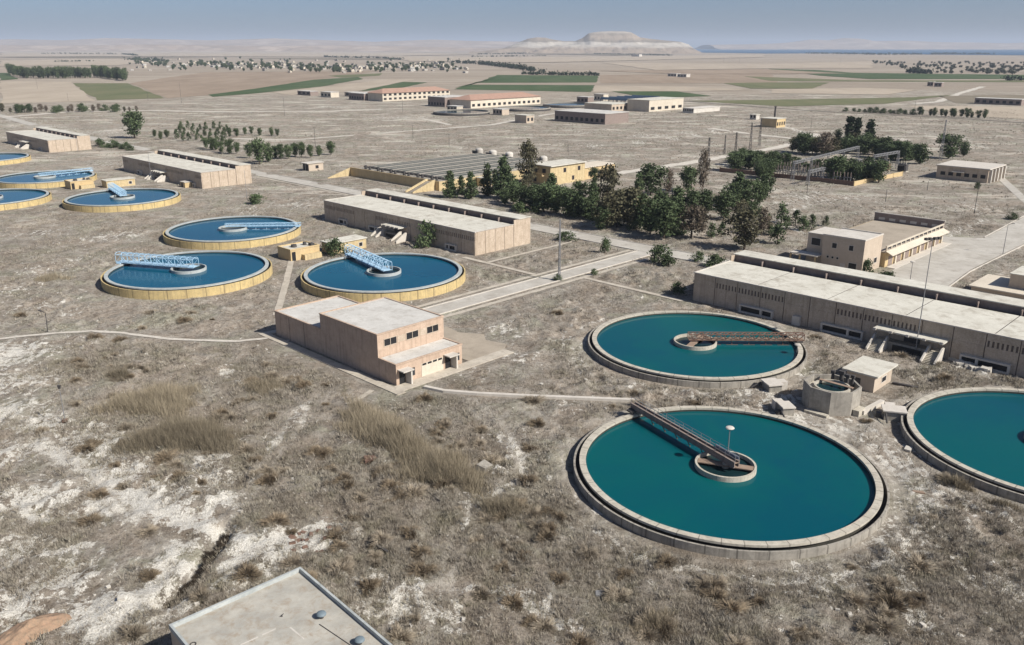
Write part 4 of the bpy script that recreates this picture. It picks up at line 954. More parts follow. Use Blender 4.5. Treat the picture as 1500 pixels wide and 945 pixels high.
def yellow_house():
    t = site('yellow_house', 'yellow two storey house with a balcony behind the pine belt', 'house', -268, 285)
    MB().box(0, 0, -.4, 12.0, 24, 8.4).build('wall', M['yellow'], t)
    MB().box(-.4, -.4, 8.4, 12.8, 24.4, 8.8).build('roof', M['roof'], t)
    windows(t, M['girder'], [(2, 5.4, 4, 7.2), (7.2, 5.4, 9.2, 7.2), (2, 1.2, 3.6, 3.0)], '-y', 0)
    windows(t, M['girder'], [(3, 1.0, 4.4, 3.2), (9, 5.2, 10.6, 7.0), (15, 1.2, 16.4, 3.0), (19, 5.2, 20.6, 7.0)], 'x', 12.0)
    b = MB(); b.box(0, -2.2, 4.1, 9, -.402, 4.4); b.box(0, -2.2, 4.4, 9, -2.0, 5.3); b.build('balcony', M['ochre'], t)
    w = MB().box(0, 24.002, -.4, 11, 48, 5.4).build('low_wing', M['ochre'], t); MB().box(-.3, 24.5, 5.4, 11.5, 48.3, 5.7).build('roof', M['cream'], w)
    windows(t, M['girder'], [(28, 1.6, 29.6, 3.2), (35, 1.6, 36.6, 3.2)], 'x', 11.0)
yellow_house()
t = site('yellow_shed', 'low yellow shed between the young pines and the filter deck', 'shed', -279.5, 262)
MB().box(0, 0, -.4, 5, 18, 3.6).build('wall', M['yellow'], t); MB().box(-.3, -.3, 3.6, 5.4, 18.3, 3.85).build('roof', M['roof'], t)
windows(t, M['girder'], [(3, 1, 5, 2.6), (9, 1, 11, 2.6), (14, 1, 15.6, 2.6)], 'x', 5)
p = UV(G(462, 250))
t = site('road_hut', 'small beige hut with an open dark front beside the main road', 'hut', p[0]-5, p[1]-4)
MB().box(0, 0, -.3, 5.5, 8.5, 3.8).build('wall', M['beige'], t); MB().box(-.5, -1.2, 3.8, 6.0, 8.9, 4.1).build('roof', M['trim'], t)
w = MB().box(.5, -.05, 0, 5.0, -.002, 3.5).build('open_front', M['dark'], t); MB().box(2.3, -.12, 0, 2.6, -.052, 3.5).build('post', M['trim'], w)
windows(t, M['girder'], [(4, 1.2, 5.6, 2.6)], 'x', 5.5)

# ------------------------------------------------------------------ substation
def seg_wall(a, b, h, w, mat, label, name='compound_wall'):
    mb = MB(); mb.beam((*a, h/2-.2), (*b, h/2-.2), w, h+.4); n = max(2, int(np.linalg.norm(np.array(b)-a)/8))
    for i in range(n+1):
        q = np.array(a) + (np.array(b)-a)*i/n; d = (np.array(b)-a)/np.linalg.norm(np.array(b)-a)
        mb.beam((*(q-d*.25), h/2-.1), (*(q+d*.25), h/2-.1), w+.2, h+.6)
    return tag(mb.build(name, mat), label, 'wall')
seg_wall(W(-226, 378.5), W(-159, 380.5), 2.0, .3, M['rust'], 'long brown wall along the near side of the substation')
seg_wall(W(-158.6, 380.5), W(-155.5, 428), 2.0, .3, M['ochre'], 'ochre wall along the right side of the substation')
def gantry(a, b, nposts, h, label):
    a = np.asarray(a); b = np.asarray(b); t = thing('switchyard_gantry', label, 'gantry', a, 0, math.atan2(b[1]-a[1], b[0]-a[0])); Ln = float(np.linalg.norm(b-a))
    mb = MB()
    for y in (-.5, .5):
        for z in (h-1.0, h): mb.bar((0, y, z), (Ln, y, z), .1)
    n = int(Ln/1.6)
    for i in range(n):
        x0, x1 = Ln*i/n, Ln*(i+1)/n
        for y in (-.5, .5): mb.bar((x0, y, h-1 if i % 2 else h), (x1, y, h if i % 2 else h-1), .09)
        mb.bar((x0, -.5, h), (x1, .5, h), .08)
    mb.build('cross_beam', M['steel'], t)
    for i in range(nposts):
        x = Ln*i/(nposts-1); p = MB()
        for sx, sy in ((-.7, -.7), (.7, -.7), (.7, .7), (-.7, .7)): p.bar((x+sx, sy, -.2), (x+sx*.4, sy*.4, h), .075)
        for k in range(7):
            f0, f1 = k/7, (k+1)/7; w0, w1 = .7*(1-f0*.6), .7*(1-f1*.6)
            p.bar((x-w0, -w0, h*f0), (x+w1, -w1, h*f1), .06); p.bar((x+w0, w0, h*f0), (x-w1, w1, h*f1), .06); p.bar((x-w0, w0, h*f0), (x-w1, -w1, h*f1), .06)
        p.build('post', M['steel'], t)
    return t
zg = 9.0
gantry(G(1163, 237, zg), G(1258, 214, zg), 5, zg, 'long grey steel switchyard gantry among the trees, left of the cypresses')
gantry(G(1281, 227, zg), G(1317, 221, zg), 3, zg, 'short grey steel switchyard gantry right of the cypresses')
gantry(G(1185, 250, 6.5), G(1262, 233, 6.5), 5, 6.5, 'lower grey steel switchyard gantry behind the front hedge')
BK = []
for k in range(33):
    u, v = -210 + (k % 11)*4.6, 386 + (k // 11)*12 + rng.uniform(-1.5, 1.5)
    def breaker(u, v):
        t = site('circuit_breaker', 'grey switchgear frame with insulators inside the substation', 'switchgear', u, v, 0, 'switchgear in the substation')
        mb = MB()
        for x in (-1.5, 0, 1.5): mb.box(x-.16, -.16, -.2, x+.16, .16, 2.6)
        mb.box(-1.9, -.2, 2.6, 1.9, .2, 2.85); mb.build('frame', M['steel'], t)
        mb = MB()
        for x in (-1.5, 0, 1.5):
            mb.cyl(x, 0, 2.85, 5.2, .14, .1, 8)
            for q in range(5): mb.cyl(x, 0, 3.0+q*.42, 3.12+q*.42, .3, .22, 8)
        mb.build('insulator', M['girder'], t); return t
    BK.append(breaker(u, v) if not BK else dup(BK[0], W(u, v), rot=AZ))
for k, (px, py) in enumerate(((1297, 250), (1322, 251))):
    p = UV(G(px, py)); t = site('transformer', ('rusty red transformer in the substation, nearer the cypresses', 'dark transformer in the substation nearest the ochre wall')[k], 'transformer', p[0], p[1])
    mt = M['rust'] if k == 0 else M['darksteel']
    MB().box(-2, -1.5, .3, 2, 1.5, 3.6).build('tank_body', mt, t); mb = MB()
    for i in range(9): mb.box(-1.8+i*.42, -2.3, .6, -1.65+i*.42, -1.502, 3.2)
    mb.build('radiator', mt, t); mb = MB()
    for x in (-1.2, 0, 1.2): mb.cyl(x, .3, 3.6, 5.2, .25, .12, 8)
    mb.build('bushing', M['cream'], t); MB().box(-2.3, -1.8, -.2, 2.3, 1.8, .3).build('plinth', M['rim'], t)

# ------------------------------------------------------------------ far buildings
def slab_house(name, label, cat, u0, v0, X, Y, h, wall, roofm, rows=1, nwin=8, face='x', hip=None, group=None):
    t = site(name, label, cat, u0, v0, 0, group)
    MB().box(0, 0, -.5, X, Y, h).build('wall', wall, t)
    if hip:
        o = 1.0; z1 = h + hip; a = MB(); r = min(X, Y)/2
        vs = [(-o, -o, h), (X+o, -o, h), (X+o, Y+o, h), (-o, Y+o, h)] + ([(X/2, r*.8, z1), (X/2, Y-r*.8, z1)] if Y > X else [(r*.8, Y/2, z1), (X-r*.8, Y/2, z1)])
        fs = [(0, 1, 4), (1, 2, 5, 4), (2, 3, 5), (3, 0, 4, 5), (3, 2, 1, 0)] if Y > X else [(0, 1, 5, 4), (1, 2, 5), (2, 3, 4, 5), (3, 0, 4), (3, 2, 1, 0)]
        a.add(vs, fs).build('roof', roofm, t)
    else:
        MB().box(-.4, -.4, h, X+.4, Y+.4, h+.4).build('roof', roofm, t)
    Lf = Y if face == 'x' else X
    rects = []
    for r in range(rows):
        for k in range(nwin):
            c = Lf*(k+.5)/nwin; z = 1.6 + r*(h/rows)
            rects.append((c - Lf/nwin*.26, z, c + Lf/nwin*.26, z + min(2.6, h/rows*.5)))
    for (a0, z0, a1, z1) in rects:
        w = (MB().box(X+.002, a0, z0, X+.12, a1, z1) if face == 'x' else MB().box(a0, -.12, z0, a1, -.002, z1)).build('window', M['dark'], t)
    return t
slab_house('red_roofed_building', 'long cream building with a red hipped roof, farther left of the two', 'building', -834, 610, 28, 102, 9.0, M['cream'], M['redroof'], 2, 14, 'x', 4.5)
slab_house('red_roofed_building', 'long cream building with a red hipped roof behind the small round basins', 'building', -683, 603, 32, 104, 8.0, M['cream'], M['redroof'], 1, 14, 'x', 4.5)
slab_house('grey_annexe', 'dull brown block at the left end of the farther red roofed building', 'building', -866, 606, 30, 30, 7.5, M['girder'], M['roofgrey'], 1, 6, '-y')
slab_house('grey_annexe', 'dull brown block at the left end of the nearer red roofed building', 'building', -712, 598, 27, 34, 9.5, M['girder'], M['roofgrey'], 1, 6, '-y')
slab_house('pump_station', 'low brown block with a lit pale end wall before the blue panels', 'building', -490, 550, 54, 31, 8.2, M['girder'], M['roofgrey'], 1, 10, '-y')
slab_house('beige_block', 'pale beige block at the right end of the far waterworks', 'building', -520, 690, 26, 58, 10.5, M['cream'], M['roof'], 1, 5, 'x')
slab_house('beige_hall', 'low beige hall under the dark blue panels of the far waterworks', 'building', -556, 668, 34, 30, 6.5, M['beige'], M['roof'], 1, 5, 'x')
slab_house('low_white_shed', 'long low white shed with a dark open front on the far plain', 'shed', UV(G(1000, 165))[0], UV(G(1000, 165))[1], 12, 46, 4, M['white'], M['white'], 1, 6, '-y')
slab_house('small_house', 'small pale hut standing alone before the round far basins', 'hut', UV(G(762, 180))[0]-6, UV(G(762, 180))[1], 13, 9, 6, M['beige'], M['roof'], 1, 2, 'x')
slab_house('small_house', 'small yellowish house with a brown shaded side beside a mast at the track', 'house', UV(G(1130, 187))[0]-9, UV(G(1130, 187))[1], 13, 14, 6.5, M['ochre'], M['roof'], 1, 4, 'x')
slab_house('white_hut', 'tiny white hut alone between the far waterworks and the track', 'hut', UV(G(1098, 175))[0], UV(G(1098, 175))[1], 6, 6, 4, M['white'], M['roof'], 1, 2, '-y')
slab_house('dark_shed', 'long dark shed on the right plain beyond the rail line', 'shed', UV(G(1427, 152))[0], UV(G(1427, 152))[1], 46, 14, 6, M['girder'], M['roofgrey'], 1, 7, '-y')
slab_house('dark_hut', 'small dark hut on the right plain, left of a pair', 'hut', *UV(G(1358, 126)), 9, 9, 6, M['girder'], M['roofgrey'], 1, 2, '-y')
slab_house('dark_hut', 'small dark hut on the right plain, right of a pair', 'hut', *UV(G(1368, 127)), 11, 9, 6, M['girder'], M['roofgrey'], 1, 2, '-y')
slab_house('white_farmhouse', 'lone white farmhouse under the flat topped hill', 'house', *UV(G(925, 83)), 60, 30, 14, M['white'], M['white'], 1, 4, '-y')
for k, px in enumerate(((978, 112), (992, 113))):
    slab_house('white_farmhouse', ('tiny white farmhouse in the ploughed field, left one of two', 'tiny white farmhouse in the ploughed field, right one of two')[k], 'house', *UV(G(*px)), 22, 14, 6, M['white'], M['white'], 1, 3, '-y')
# blue panel roofs
for k in range(5):
    t = site('panel_canopy', ('nearest', 'second', 'middle', 'fourth', 'rearmost')[k] + ' dark blue panel canopy of five at the far waterworks', 'canopy', -566, 702 + k*13, 0, 'dark blue canopies at the far waterworks')
    mb = MB(); pts = [(2.0 + 8*i/8, 8.3 + 2.2*math.sin(math.pi*i/8)) for i in range(9)]
    for i in range(8):
        (y0, z0), (y1, z1) = pts[i], pts[i+1]; mb.add([(0, y0, z0), (34, y0, z0), (34, y1, z1), (0, y1, z1), (0, y0, z0-.2), (34, y0, z0-.2), (34, y1, z1-.2), (0, y1, z1-.2)], [(0,1,2,3),(7,6,5,4),(1,5,6,2),(3,7,4,0)])
    mb.build('panel', M['solar'], t)
    for x in (1, 12, 23, 33):
        for y in (2.3, 9.7): MB().box(x-.2, y-.2, -.3, x+.2, y+.2, 8.2).build('column', M['steel'], t)
for k, (px, py, r) in enumerate(((676, 167, 26), (768, 161, 26), (832, 156, 26))):
    t = thing('round_basin', ('dark low round basin with a grey rim, leftmost of three at the far waterworks', 'dark low round basin before the nearer red roofed building', 'dark low round basin behind the low brown block')[k], 'basin', G(px, py), 0, 0, 'round basins of the far waterworks')
    MB().ring(r-.8, r, -.3, 2.6, 64).build('wall', M['concrete'], t); MB().ring(r+.02, r+.3, -.3, 1.6, 64).build('base_band', M['darksteel'], t); MB().cyl(0, 0, 0, 1.9, r-.804, None, 48).build('water', M['darkw'], t)
for k, (px, py, a, b, h, lb) in enumerate(((655, 163, 14, 8, 5, 'small pale pump shed left of the round far basins'), (722, 168, 12, 9, 5, 'small pale shed right below the nearer red roofed building'), (845, 150, 16, 10, 6, 'small grey shed behind the middle of the far waterworks'), (870, 147, 14, 9, 7, 'small grey shed left of the dark blue canopies'), (950, 158, 12, 10, 6, 'small brown shed against the beige block'), (436, 139, 30, 12, 5, 'long grey shed left of the farther red roofed building'), (470, 142, 22, 12, 6, 'pale shed in the yard left of the red roofs'), (505, 141, 34, 14, 5, 'long low grey shed nearest the farther red roofed building'))):
    u_, v_ = UV(G(px, py)); slab_house('waterworks_shed', lb, 'shed', u_, v_, a, b, h, M[('cream', 'beige', 'girder')[k % 3]], M['roofgrey'], 1, 3, '-y')
t = thing('chimney', 'thin dark chimney beside the small yellowish house at the track', 'chimney', G(1134, 180)); MB().cyl(0, 0, -.3, 13, .9, .7, 12).build('shaft', M['darksteel'], t); MB().ring(.7, 1.1, 12.6, 13.2, 12).build('cap', M['darksteel'], t)

# ------------------------------------------------------------------ plants
def leaf_quads(cen, size, up=.0, seed=0):
    """random small quads at given centres"""
    n = len(cen); r = np.random.default_rng(seed)
    a = r.normal(size=(n, 3)); a /= np.linalg.norm(a, axis=1)[:, None]
    b = r.normal(size=(n, 3)); b -= (b*a).sum(1)[:, None]*a; b /= np.linalg.norm(b, axis=1)[:, None]
    s = size*(.6 + .8*r.random((n, 1)))
    Q = np.stack([cen + a*s, cen + b*s*.7, cen - a*s, cen - b*s*.7], 1)
    return Q.reshape(-1, 3), np.arange(4*n).reshape(n, 4)
def trunk_mesh(h, r, seed, limbs=6, top=.75, bare=.25):
    q = random.Random(seed); mb = MB(); pts = [(0, 0, -.4)]
    for i in range(1, 6): pts.append((q.uniform(-.03, .03)*h, q.uniform(-.03, .03)*h, top*h*i/5))
    for i in range(5): mb.bar(pts[i], pts[i+1], r*(1-i*.16), 7, r*(1-(i+1)*.16))
    for i in range(limbs):
        z = h*(bare + (top-bare)*(i+.5)/limbs); a = q.uniform(0, 6.28); l = h*q.uniform(.12, .25)
        mb.bar((0, 0, z), (l*math.cos(a), l*math.sin(a), z + l*.6), r*.4, 5, r*.12)
    return mb
def make_tree(name, label, kind, h, seed, parts=True):
    r = np.random.default_rng(seed)
    if kind == 'pine':
        nc, per, ls, mat = 46, 46, .42, 'pine'
        t = r.random(nc)**.8; z = h*(.14 + .84*t); rad = h*.27*np.sin(np.pi*np.clip(.16 + .84*(1-t)**.75, 0, 1))**.8 * (.35 + .75*r.random(nc)); cl = h*.075
    elif kind == 'broad':
        nc, per, ls, mat = 50, 40, .42, 'broad'
        t = r.random(nc); z = h*(.2 + .78*t); rad = h*.3*np.sqrt(np.clip(1 - (2*t-1)**2, .05, 1)) * (.3 + .8*r.random(nc)); cl = h*.07
    elif kind == 'bare':
        nc, per, ls, mat = 44, 36, .34, 'bare'
        t = r.random(nc); z = h*(.2 + .76*t); rad = h*.28*np.sqrt(np.clip(1 - (2*t-1)**2, .05, 1)) * (.3 + .8*r.random(nc)); cl = h*.075
    elif kind == 'cypress':
        nc, per, ls, mat = 60, 60, .36, 'cypress'
        t = r.random(nc); z = h*(.05 + .92*t); rad = h*.085*(1-t)**.55 * (.4 + .8*r.random(nc)); cl = h*.03
    elif kind == 'cone':
        nc, per, ls, mat = 52, 44, .38, 'pine'
        t = r.random(nc)**1.15; z = h*(.08 + .9*t); rad = h*.24*(1-t)**.75 * (.35 + .8*r.random(nc)); cl = h*.05
    elif kind == 'young':
        nc, per, ls, mat = 22, 30, .34, 'pine'
        t = r.random(nc); z = h*(.12 + .85*t); rad = h*.3*(1-t)**.7 * (.3 + .8*r.random(nc)); cl = h*.08
    elif kind == 'olive':
        nc, per, ls, mat = 16, 18, .85, 'olive'
        t = r.random(nc); z = h*(.3 + .62*t); rad = h*.42*np.sqrt(np.clip(1-(2*t-1)**2, .1, 1))*(.3 + .8*r.random(nc)); cl = h*.13
    else:  # bush
        nc, per, ls, mat = 26, 34, .3, 'pine'
        t = r.random(nc); z = h*(.1 + .78*t); rad = h*.62*np.sqrt(np.clip(1 - t**2, .05, 1)) * (.2 + .85*r.random(nc)); cl = h*.14
    a = r.random(nc)*6.283; skew = 1 + .25*np.cos(a - r.random()*6.28)
    cen = np.stack([rad*np.cos(a)*skew, rad*np.sin(a)*skew, z], 1)
    pts = np.repeat(cen, per, 0) + r.normal(size=(nc*per, 3))*cl*np.array([1, 1, .75])
    pts[:, 2] = np.maximum(pts[:, 2], .05)
    Vv, Ff = leaf_quads(pts, ls*(h/12)**.4, seed=seed+1)
    th = {'cypress': .3, 'bush': .3}.get(kind, .8)
    if parts:
        root = thing(name, label, 'tree' if kind != 'bush' else 'bush')
        link('crown', raw_mesh('crown', Vv, Ff, M[mat], False, 4), root)
        trunk_mesh(h, h*.022 + .05, seed, 6 if kind != 'cypress' else 2, th, .18).build('trunk', M['bark'], root)
        return root
    tm = trunk_mesh(h, h*.022 + .05, seed, 3, th, .2)
    vv = list(map(tuple, Vv)) ; mb = MB(); mb.v = vv; mb.f = [tuple(f) for f in Ff]; mb.m = [0]*len(Ff); mb.mat(1); mb.add(tm.v, tm.f)
    return tag(mb.build(name, [M[mat], M['bark']]), label, 'tree')

PROTO = {}
def plant(px, py, h, kind, label, name=None, group=None, wide=1.0, world=None):
    """plant one tree; each kind has a few base shapes that are copied"""
    nm = name or {'pine': 'pine_tree', 'broad': 'dusty_tree', 'bare': 'bare_tree', 'cypress': 'cypress_tree', 'young': 'young_pine', 'cone': 'conifer_tree', 'bush': 'bush', 'olive': 'olive_tree'}[kind]
    base = {'pine': 14, 'broad': 15, 'bare': 12, 'cypress': 17, 'young': 6, 'cone': 13, 'bush': 3, 'olive': 7}[kind]
    k = (kind, rng.randrange(4)); p = G(px, py) if world is None else world
    s = h / base; sc = (s*wide*rng.uniform(.9, 1.12), s*wide*rng.uniform(.9, 1.12), s)
    if k not in PROTO:
        PROTO[k] = o = make_tree(nm, label, kind, base, 100 + 17*len(PROTO)); o.location = (p[0], p[1], 0); o.rotation_euler = (0, 0, rng.uniform(0, 6.28)); o.scale = sc
        if group: o['group'] = group
        return o
    o = dup(PROTO[k], p, 0, rng.uniform(0, 6.28), sc, label); o.name = nm
    if group: o['group'] = group
    elif 'group' in o.keys(): del o['group']
    return o

# single trees one can point to
BELT = 'trees of the belt along the main road'
for (px, py, h, kd, lb, w) in [
    (198, 203, 17, 'pine', 'big dark pine standing alone at the left beyond the farthest gallery', 1.25),
    (774, 272, 19, 'broad', 'tall brown tree left of the yellow two storey house', .75),
    (738, 291, 17, 'cone', 'tall dark conical conifer before the right end of the filter deck', 1.0),
    (888, 306, 16, 'broad', 'tallest brown green tree in the middle of the belt along the main road', .8),
    (922, 333, 13, 'broad', 'broad brown green tree right of the tallest one in the belt', 1.25),
    (953, 286, 12, 'pine', 'round crowned dark pine alone behind the belt, left of three', 1.35),
    (978, 284, 10, 'bare', 'thin grey tree behind the belt between two rounder pines', .8),
    (1008, 281, 10, 'pine', 'round dark pine behind the belt, beside a thin brown tree', 1.1),
    (1029, 287, 19, 'bare', 'very thin tall brown tree at the track behind the belt', .35),
    (1012, 350, 11, 'bare', 'brown bare tree at the right end of the belt beside the main road', 1.25),
    (1090, 366, 12, 'broad', 'big dark brown green tree alone near the long gallery', 1.35),
    (1115, 345, 9, 'bare', 'reddish bare tree right behind the big dark brown green one', 1.0),
    (625, 362, 8, 'bush', 'dark upright bush against the wall of the middle gallery', .55),
    (1242, 216, 20, 'cypress', 'tallest slim cypress behind the substation gantry, leftmost of three', 1.3), (1253, 216, 18, 'cypress', 'slim cypress in the middle of the three at the substation', 1.3), (1272, 216, 18, 'cypress', 'slim cypress apart from the other two at the substation', 1.5),
    (1207, 228, 13, 'bare', 'reddish brown tree at the back left of the substation', 1.3), (1176, 226, 12, 'pine', 'round dark pine at the back left corner of the substation', 1.2), (1226, 214, 10, 'pine', 'small dark pine just left of the tallest cypress', .9),
    (1389, 232, 13, 'pine', 'broad dark pine behind the mast of the control house', 1.4), (1411, 229, 8, 'pine', 'small dark pine right of the broad one behind the control house', 1.3),
    (375, 300, 4, 'bush', 'grey green bush by the end wall of the second farthest gallery', 1.6), (490, 374, 5, 'bush', 'green bush between the ochre chamber and the yellow hut', 1.0),
    (965, 385, 5.2, 'bush', 'large dark bush at the junction of the side road and main road', 1.0), (978, 389, 3, 'bush', 'low dark bush hugging the large one at the junction', 1.1), (827, 352, 2.8, 'bush', 'low dark bush beside the main road near the middle gallery', 1.9), (886, 371, 4.5, 'bush', 'thin small bush beside the side road', .6),
    (1023, 383, 3, 'bush', 'small pale bush on the near edge of the main road', 1.0), (1047, 391, 3.6, 'bush', 'bush at the left corner of the long gallery roof', 1.3), (992, 430, 3.0, 'bush', 'bush at the left end wall of the long gallery', 1.0), (870, 403, 1.8, 'bush', 'tiny dark bush on the side road edge', 1.0),
    (816, 411, 1.8, 'bush', 'tiny dark bush at the foot of the mast on the side road', 1.0), (1300, 412, 2.6, 'bush', 'low spiky bush at the near edge of the concrete yard', 1.5), (1269, 402, 4, 'bush', 'dark bush at the foot of the two storey office block', .7),
    (1482, 322, 2.6, 'bush', 'dark bush beside the kerb of the right road', 1.2), (1431, 277, 3, 'bush', 'dark little bush before the control house', .7)]:
    plant(px, py, h, kd, lb, wide=w)
for (px, py, h, kd, w) in [(660, 289, 11.0, 'cone', 1), (690, 291, 11.0, 'cone', 1), (714, 287, 13.0, 'cone', .95), (676, 285, 8.0, 'cone', 1), (726, 284, 10.0, 'cone', 1), (868, 320, 13.0, 'cone', 1), (990, 322, 12.0, 'cone', 1), (1080, 300, 13.0, 'cone', 1.1), (935, 300, 12.0, 'cone', 1), (808, 298, 12.0, 'cone', 1), (752, 298, 8.4, 'pine', 1.2), (765, 303, 7.6, 'pine', 1.3), (782, 306, 9.1, 'pine', 1.25), (797, 311, 9.9, 'pine', 1.3), (815, 313, 9.9, 'pine', 1.3),
        (833, 317, 9.9, 'pine', 1.2), (848, 318, 9.1, 'pine', 1.2), (862, 322, 8.4, 'pine', 1.1), (805, 300, 7.6, 'pine', 1.2), (828, 303, 6.8, 'pine', 1.2), (755, 285, 6.1, 'pine', 1.1), (770, 285, 8.0, 'broad', 1.1), (790, 292, 6.1, 'pine', 1.1), (850, 300, 9.1, 'pine', 1.0),
        (870, 273, 8.3, 'pine', .8), (904, 333, 12.0, 'broad', 1.1), (888, 336, 11.0, 'broad', 1.1), (912, 312, 8.3, 'pine', 1.2), (944, 325, 8.3, 'pine', 1.1), (815, 305, 6.1, 'pine', 1.2), (740, 300, 6.1, 'pine', 1.1), (938, 335, 11.0, 'pine', 1.0), (952, 342, 11.0, 'pine', 1.2), (973, 351, 12.0, 'pine', 1.2), (965, 330, 11.0, 'pine', 1.0), (990, 335, 10.1, 'pine', 1.0), (965, 299, 6.0, 'bush', .6), (995, 298, 5.5, 'pine', 1.2), (985, 318, 7.4, 'pine', 1.1), (1012, 322, 10.1, 'pine', 1.0),
        (1032, 316, 9.2, 'pine', 1.15), (1060, 323, 10.1, 'pine', 1.25), (1072, 309, 10.1, 'pine', 1.2), (1095, 305, 10.1, 'pine', 1.15), (1112, 298, 9.2, 'pine', 1.1), (1120, 292, 9.2, 'pine', 1.1), (1085, 322, 7.0, 'broad', 1.1), (1042, 349, 5.0, 'young', 1.0), (1057, 346, 5.0, 'young', 1.0), (1104, 322, 6.4, 'pine', 1.1), (880, 337, 8.3, 'pine', 1.1), (918, 318, 10.0, 'broad', 1.0), (1035, 300, 5.5, 'pine', 1.0), (1025, 333, 7.0, 'broad', 1.0)]:
    plant(px, py, h, kd, {'cone': 'pointed dark conifer in the belt along the main road', 'pine': 'dark green pine in the dense belt along the main road', 'broad': 'dusty brown green tree in the belt along the main road', 'young': 'young dark pine at the edge of the belt', 'bush': 'dark bush within the tree belt'}[kd], None, BELT, w*.98)
for i in range(26):
    px = rng.uniform(745, 1010); py = 303 + (px-745)*.155 + rng.uniform(-14, 6)
    plant(px, py, rng.uniform(2.2, 4.5), 'bush', 'low dark bush filling the gaps under the belt trees', None, 'bushes under the belt trees', 1.1)
SUBT = 'trees round the substation'
for i in range(46):
    if i >= 34: px, py, h = 1076 + (i-34)*6.5 + rng.uniform(-2, 2), 238 + (i-34)*.6 + rng.uniform(-4, 4), rng.uniform(5, 8)
    elif i < 12: px, py, h = 1072 + i*5.2 + rng.uniform(-2, 2), 246 + i*1.35 + rng.uniform(-6, 6), rng.uniform(6.5, 9.5)
    elif i < 24: px, py, h = 1218 + (i-12)*6.2 + rng.uniform(-3, 3), 269 + rng.uniform(-8, 1), rng.uniform(7.5, 10.5)
    else: px, py, h = 1284 + (i-24)*7.0, 228 + (i-24)*.9 + rng.uniform(-2, 5), rng.uniform(8, 11)
    plant(px, py, h, 'pine', 'dark green tree in the dense hedge round the substation', None, SUBT, 1.35)
for i in range(18):
    plant(1163 + i*7.2 + rng.uniform(-3, 3), 224 - i*.15 + rng.uniform(-3, 6), rng.uniform(7, 10.5), 'pine' if i % 4 else 'broad', 'dark green tree in the row behind the switchyard gantries', None, 'trees behind the switchyard gantries', 1.35)
for i in range(16):
    plant(1140 + i*6.2 + rng.uniform(-3, 3), 249 + rng.uniform(-7, 9), rng.uniform(3, 5.5), 'pine', 'low dark green tree growing between the switchgear of the substation', None, 'low trees between the switchgear', 1.5)
for (px, py, h) in [(1138, 357, 7), (1144, 327, 7), (1152, 336, 5), (1165, 331, 5.5), (1176, 338, 5.5), (1189, 336, 5), (1210, 331, 3.4), (1125, 330, 4), (1128, 345, 4)]:
    plant(px, py, h, 'young', 'small round young pine in the dry plot behind the office block', None, 'young pines behind the office block', 1.1)
YG = 'young trees in rows beyond the second farthest gallery'
for i in range(24):
    r_ = i // 8; px = 259 + (i % 8)*9.5 + r_*3 + rng.uniform(-2, 2); py = 205 - r_*8 + (i % 8)*.3 + rng.uniform(-1.5, 1.5)
    plant(px, py, rng.uniform(4.5, 7), 'young', 'slim young tree in the planted rows at the left', None, YG, .8)
for (px, py, h) in [(302, 220, 7), (310, 222, 8), (318, 221, 7), (326, 224, 8), (336, 226, 9), (346, 226, 8), (366, 233, 9), (380, 241, 12), (392, 236, 10), (402, 234, 9), (412, 233, 9), (422, 232, 9), (432, 231, 8), (442, 230, 8), (455, 229, 8), (466, 228, 7), (484, 228, 8), (335, 200, 6), (347, 199, 6), (358, 200, 6), (370, 198, 5), (382, 198, 6), (397, 197, 6), (408, 197, 5), (236, 203, 6), (226, 201, 6), (246, 202, 5)]:
    plant(px + rng.uniform(-2, 2), py + rng.uniform(-2.5, 2.5), h*rng.uniform(.75, 1.05), 'pine', 'dark pine in the loose grove beyond the second farthest gallery', None, 'pines of the grove beyond the galleries', .85 + .3*rng.random())
for i in range(8):
    plant(146 + i*6.5, 214 + i*.9 + rng.uniform(-1, 1), rng.uniform(2.5, 5), 'bush', 'dark bush in the row at the end of the farthest gallery', None, 'bushes at the end of the farthest gallery', 1.1)
for i in range(22):
    plant(6 + i*9.3 + rng.uniform(-3, 3), 165 - i*.12 + rng.uniform(-1, 1.5), rng.uniform(4, 8), rng.choice(['bush', 'broad', 'bare']), 'dusty tree in the ragged row along the far left road', 'roadside_tree', 'ragged trees along the far left road', 1.0)
for i in range(26):
    f = i/25; plant(1240 + 200*f + rng.uniform(-3, 3), 163.5 + 10*f, rng.uniform(3, 5.5) if f < .5 else rng.uniform(5, 8), 'bush' if f < .5 else 'pine', 'dark tree in the row along the rail line', 'railside_tree', 'trees along the rail line', 1.0)

# far trees, one mesh each
FARP = {}
def far_tree(x, y, h, kind, label, group, wide=1.0):
    k = (kind, rng.randrange(3)); base = {'pine': 14, 'olive': 7, 'broad': 15}[kind]
    sc = (h/base*wide, h/base*wide, h/base)
    nm = {'pine': 'far_pine_tree', 'olive': 'olive_tree', 'broad': 'village_tree'}[kind]
    if k not in FARP:
        o = FARP[k] = make_tree(nm, label, kind, base, 900 + 13*len(FARP), False)
        o.location = (x, y, 0)
    else: o = FARP[k].copy(); C.objects.link(o); o.location = (x, y, 0)
    o.scale = sc; o.rotation_euler = (0, 0, rng.uniform(0, 6.28)); o['label'] = label; o['group'] = group; return o
for i in range(66):
    if i < 14: px, py = 14 + i*2.0, 109 + i*.45 + rng.uniform(-.4, .8)
    elif i < 40: px, py = 42 + (i-14)*3.6, 114.5 + rng.uniform(-.6, .8)
    else: px, py = 139 + (i-40)*1.8, 112.5 + (i-40)*.23 + rng.uniform(-.5, .5)
    p = G(px, py); far_tree(p[0], p[1], rng.uniform(17, 23), 'pine', 'tall dark pine in the windbreak on the far left plain', 'windbreak pines on the far left plain', .8)
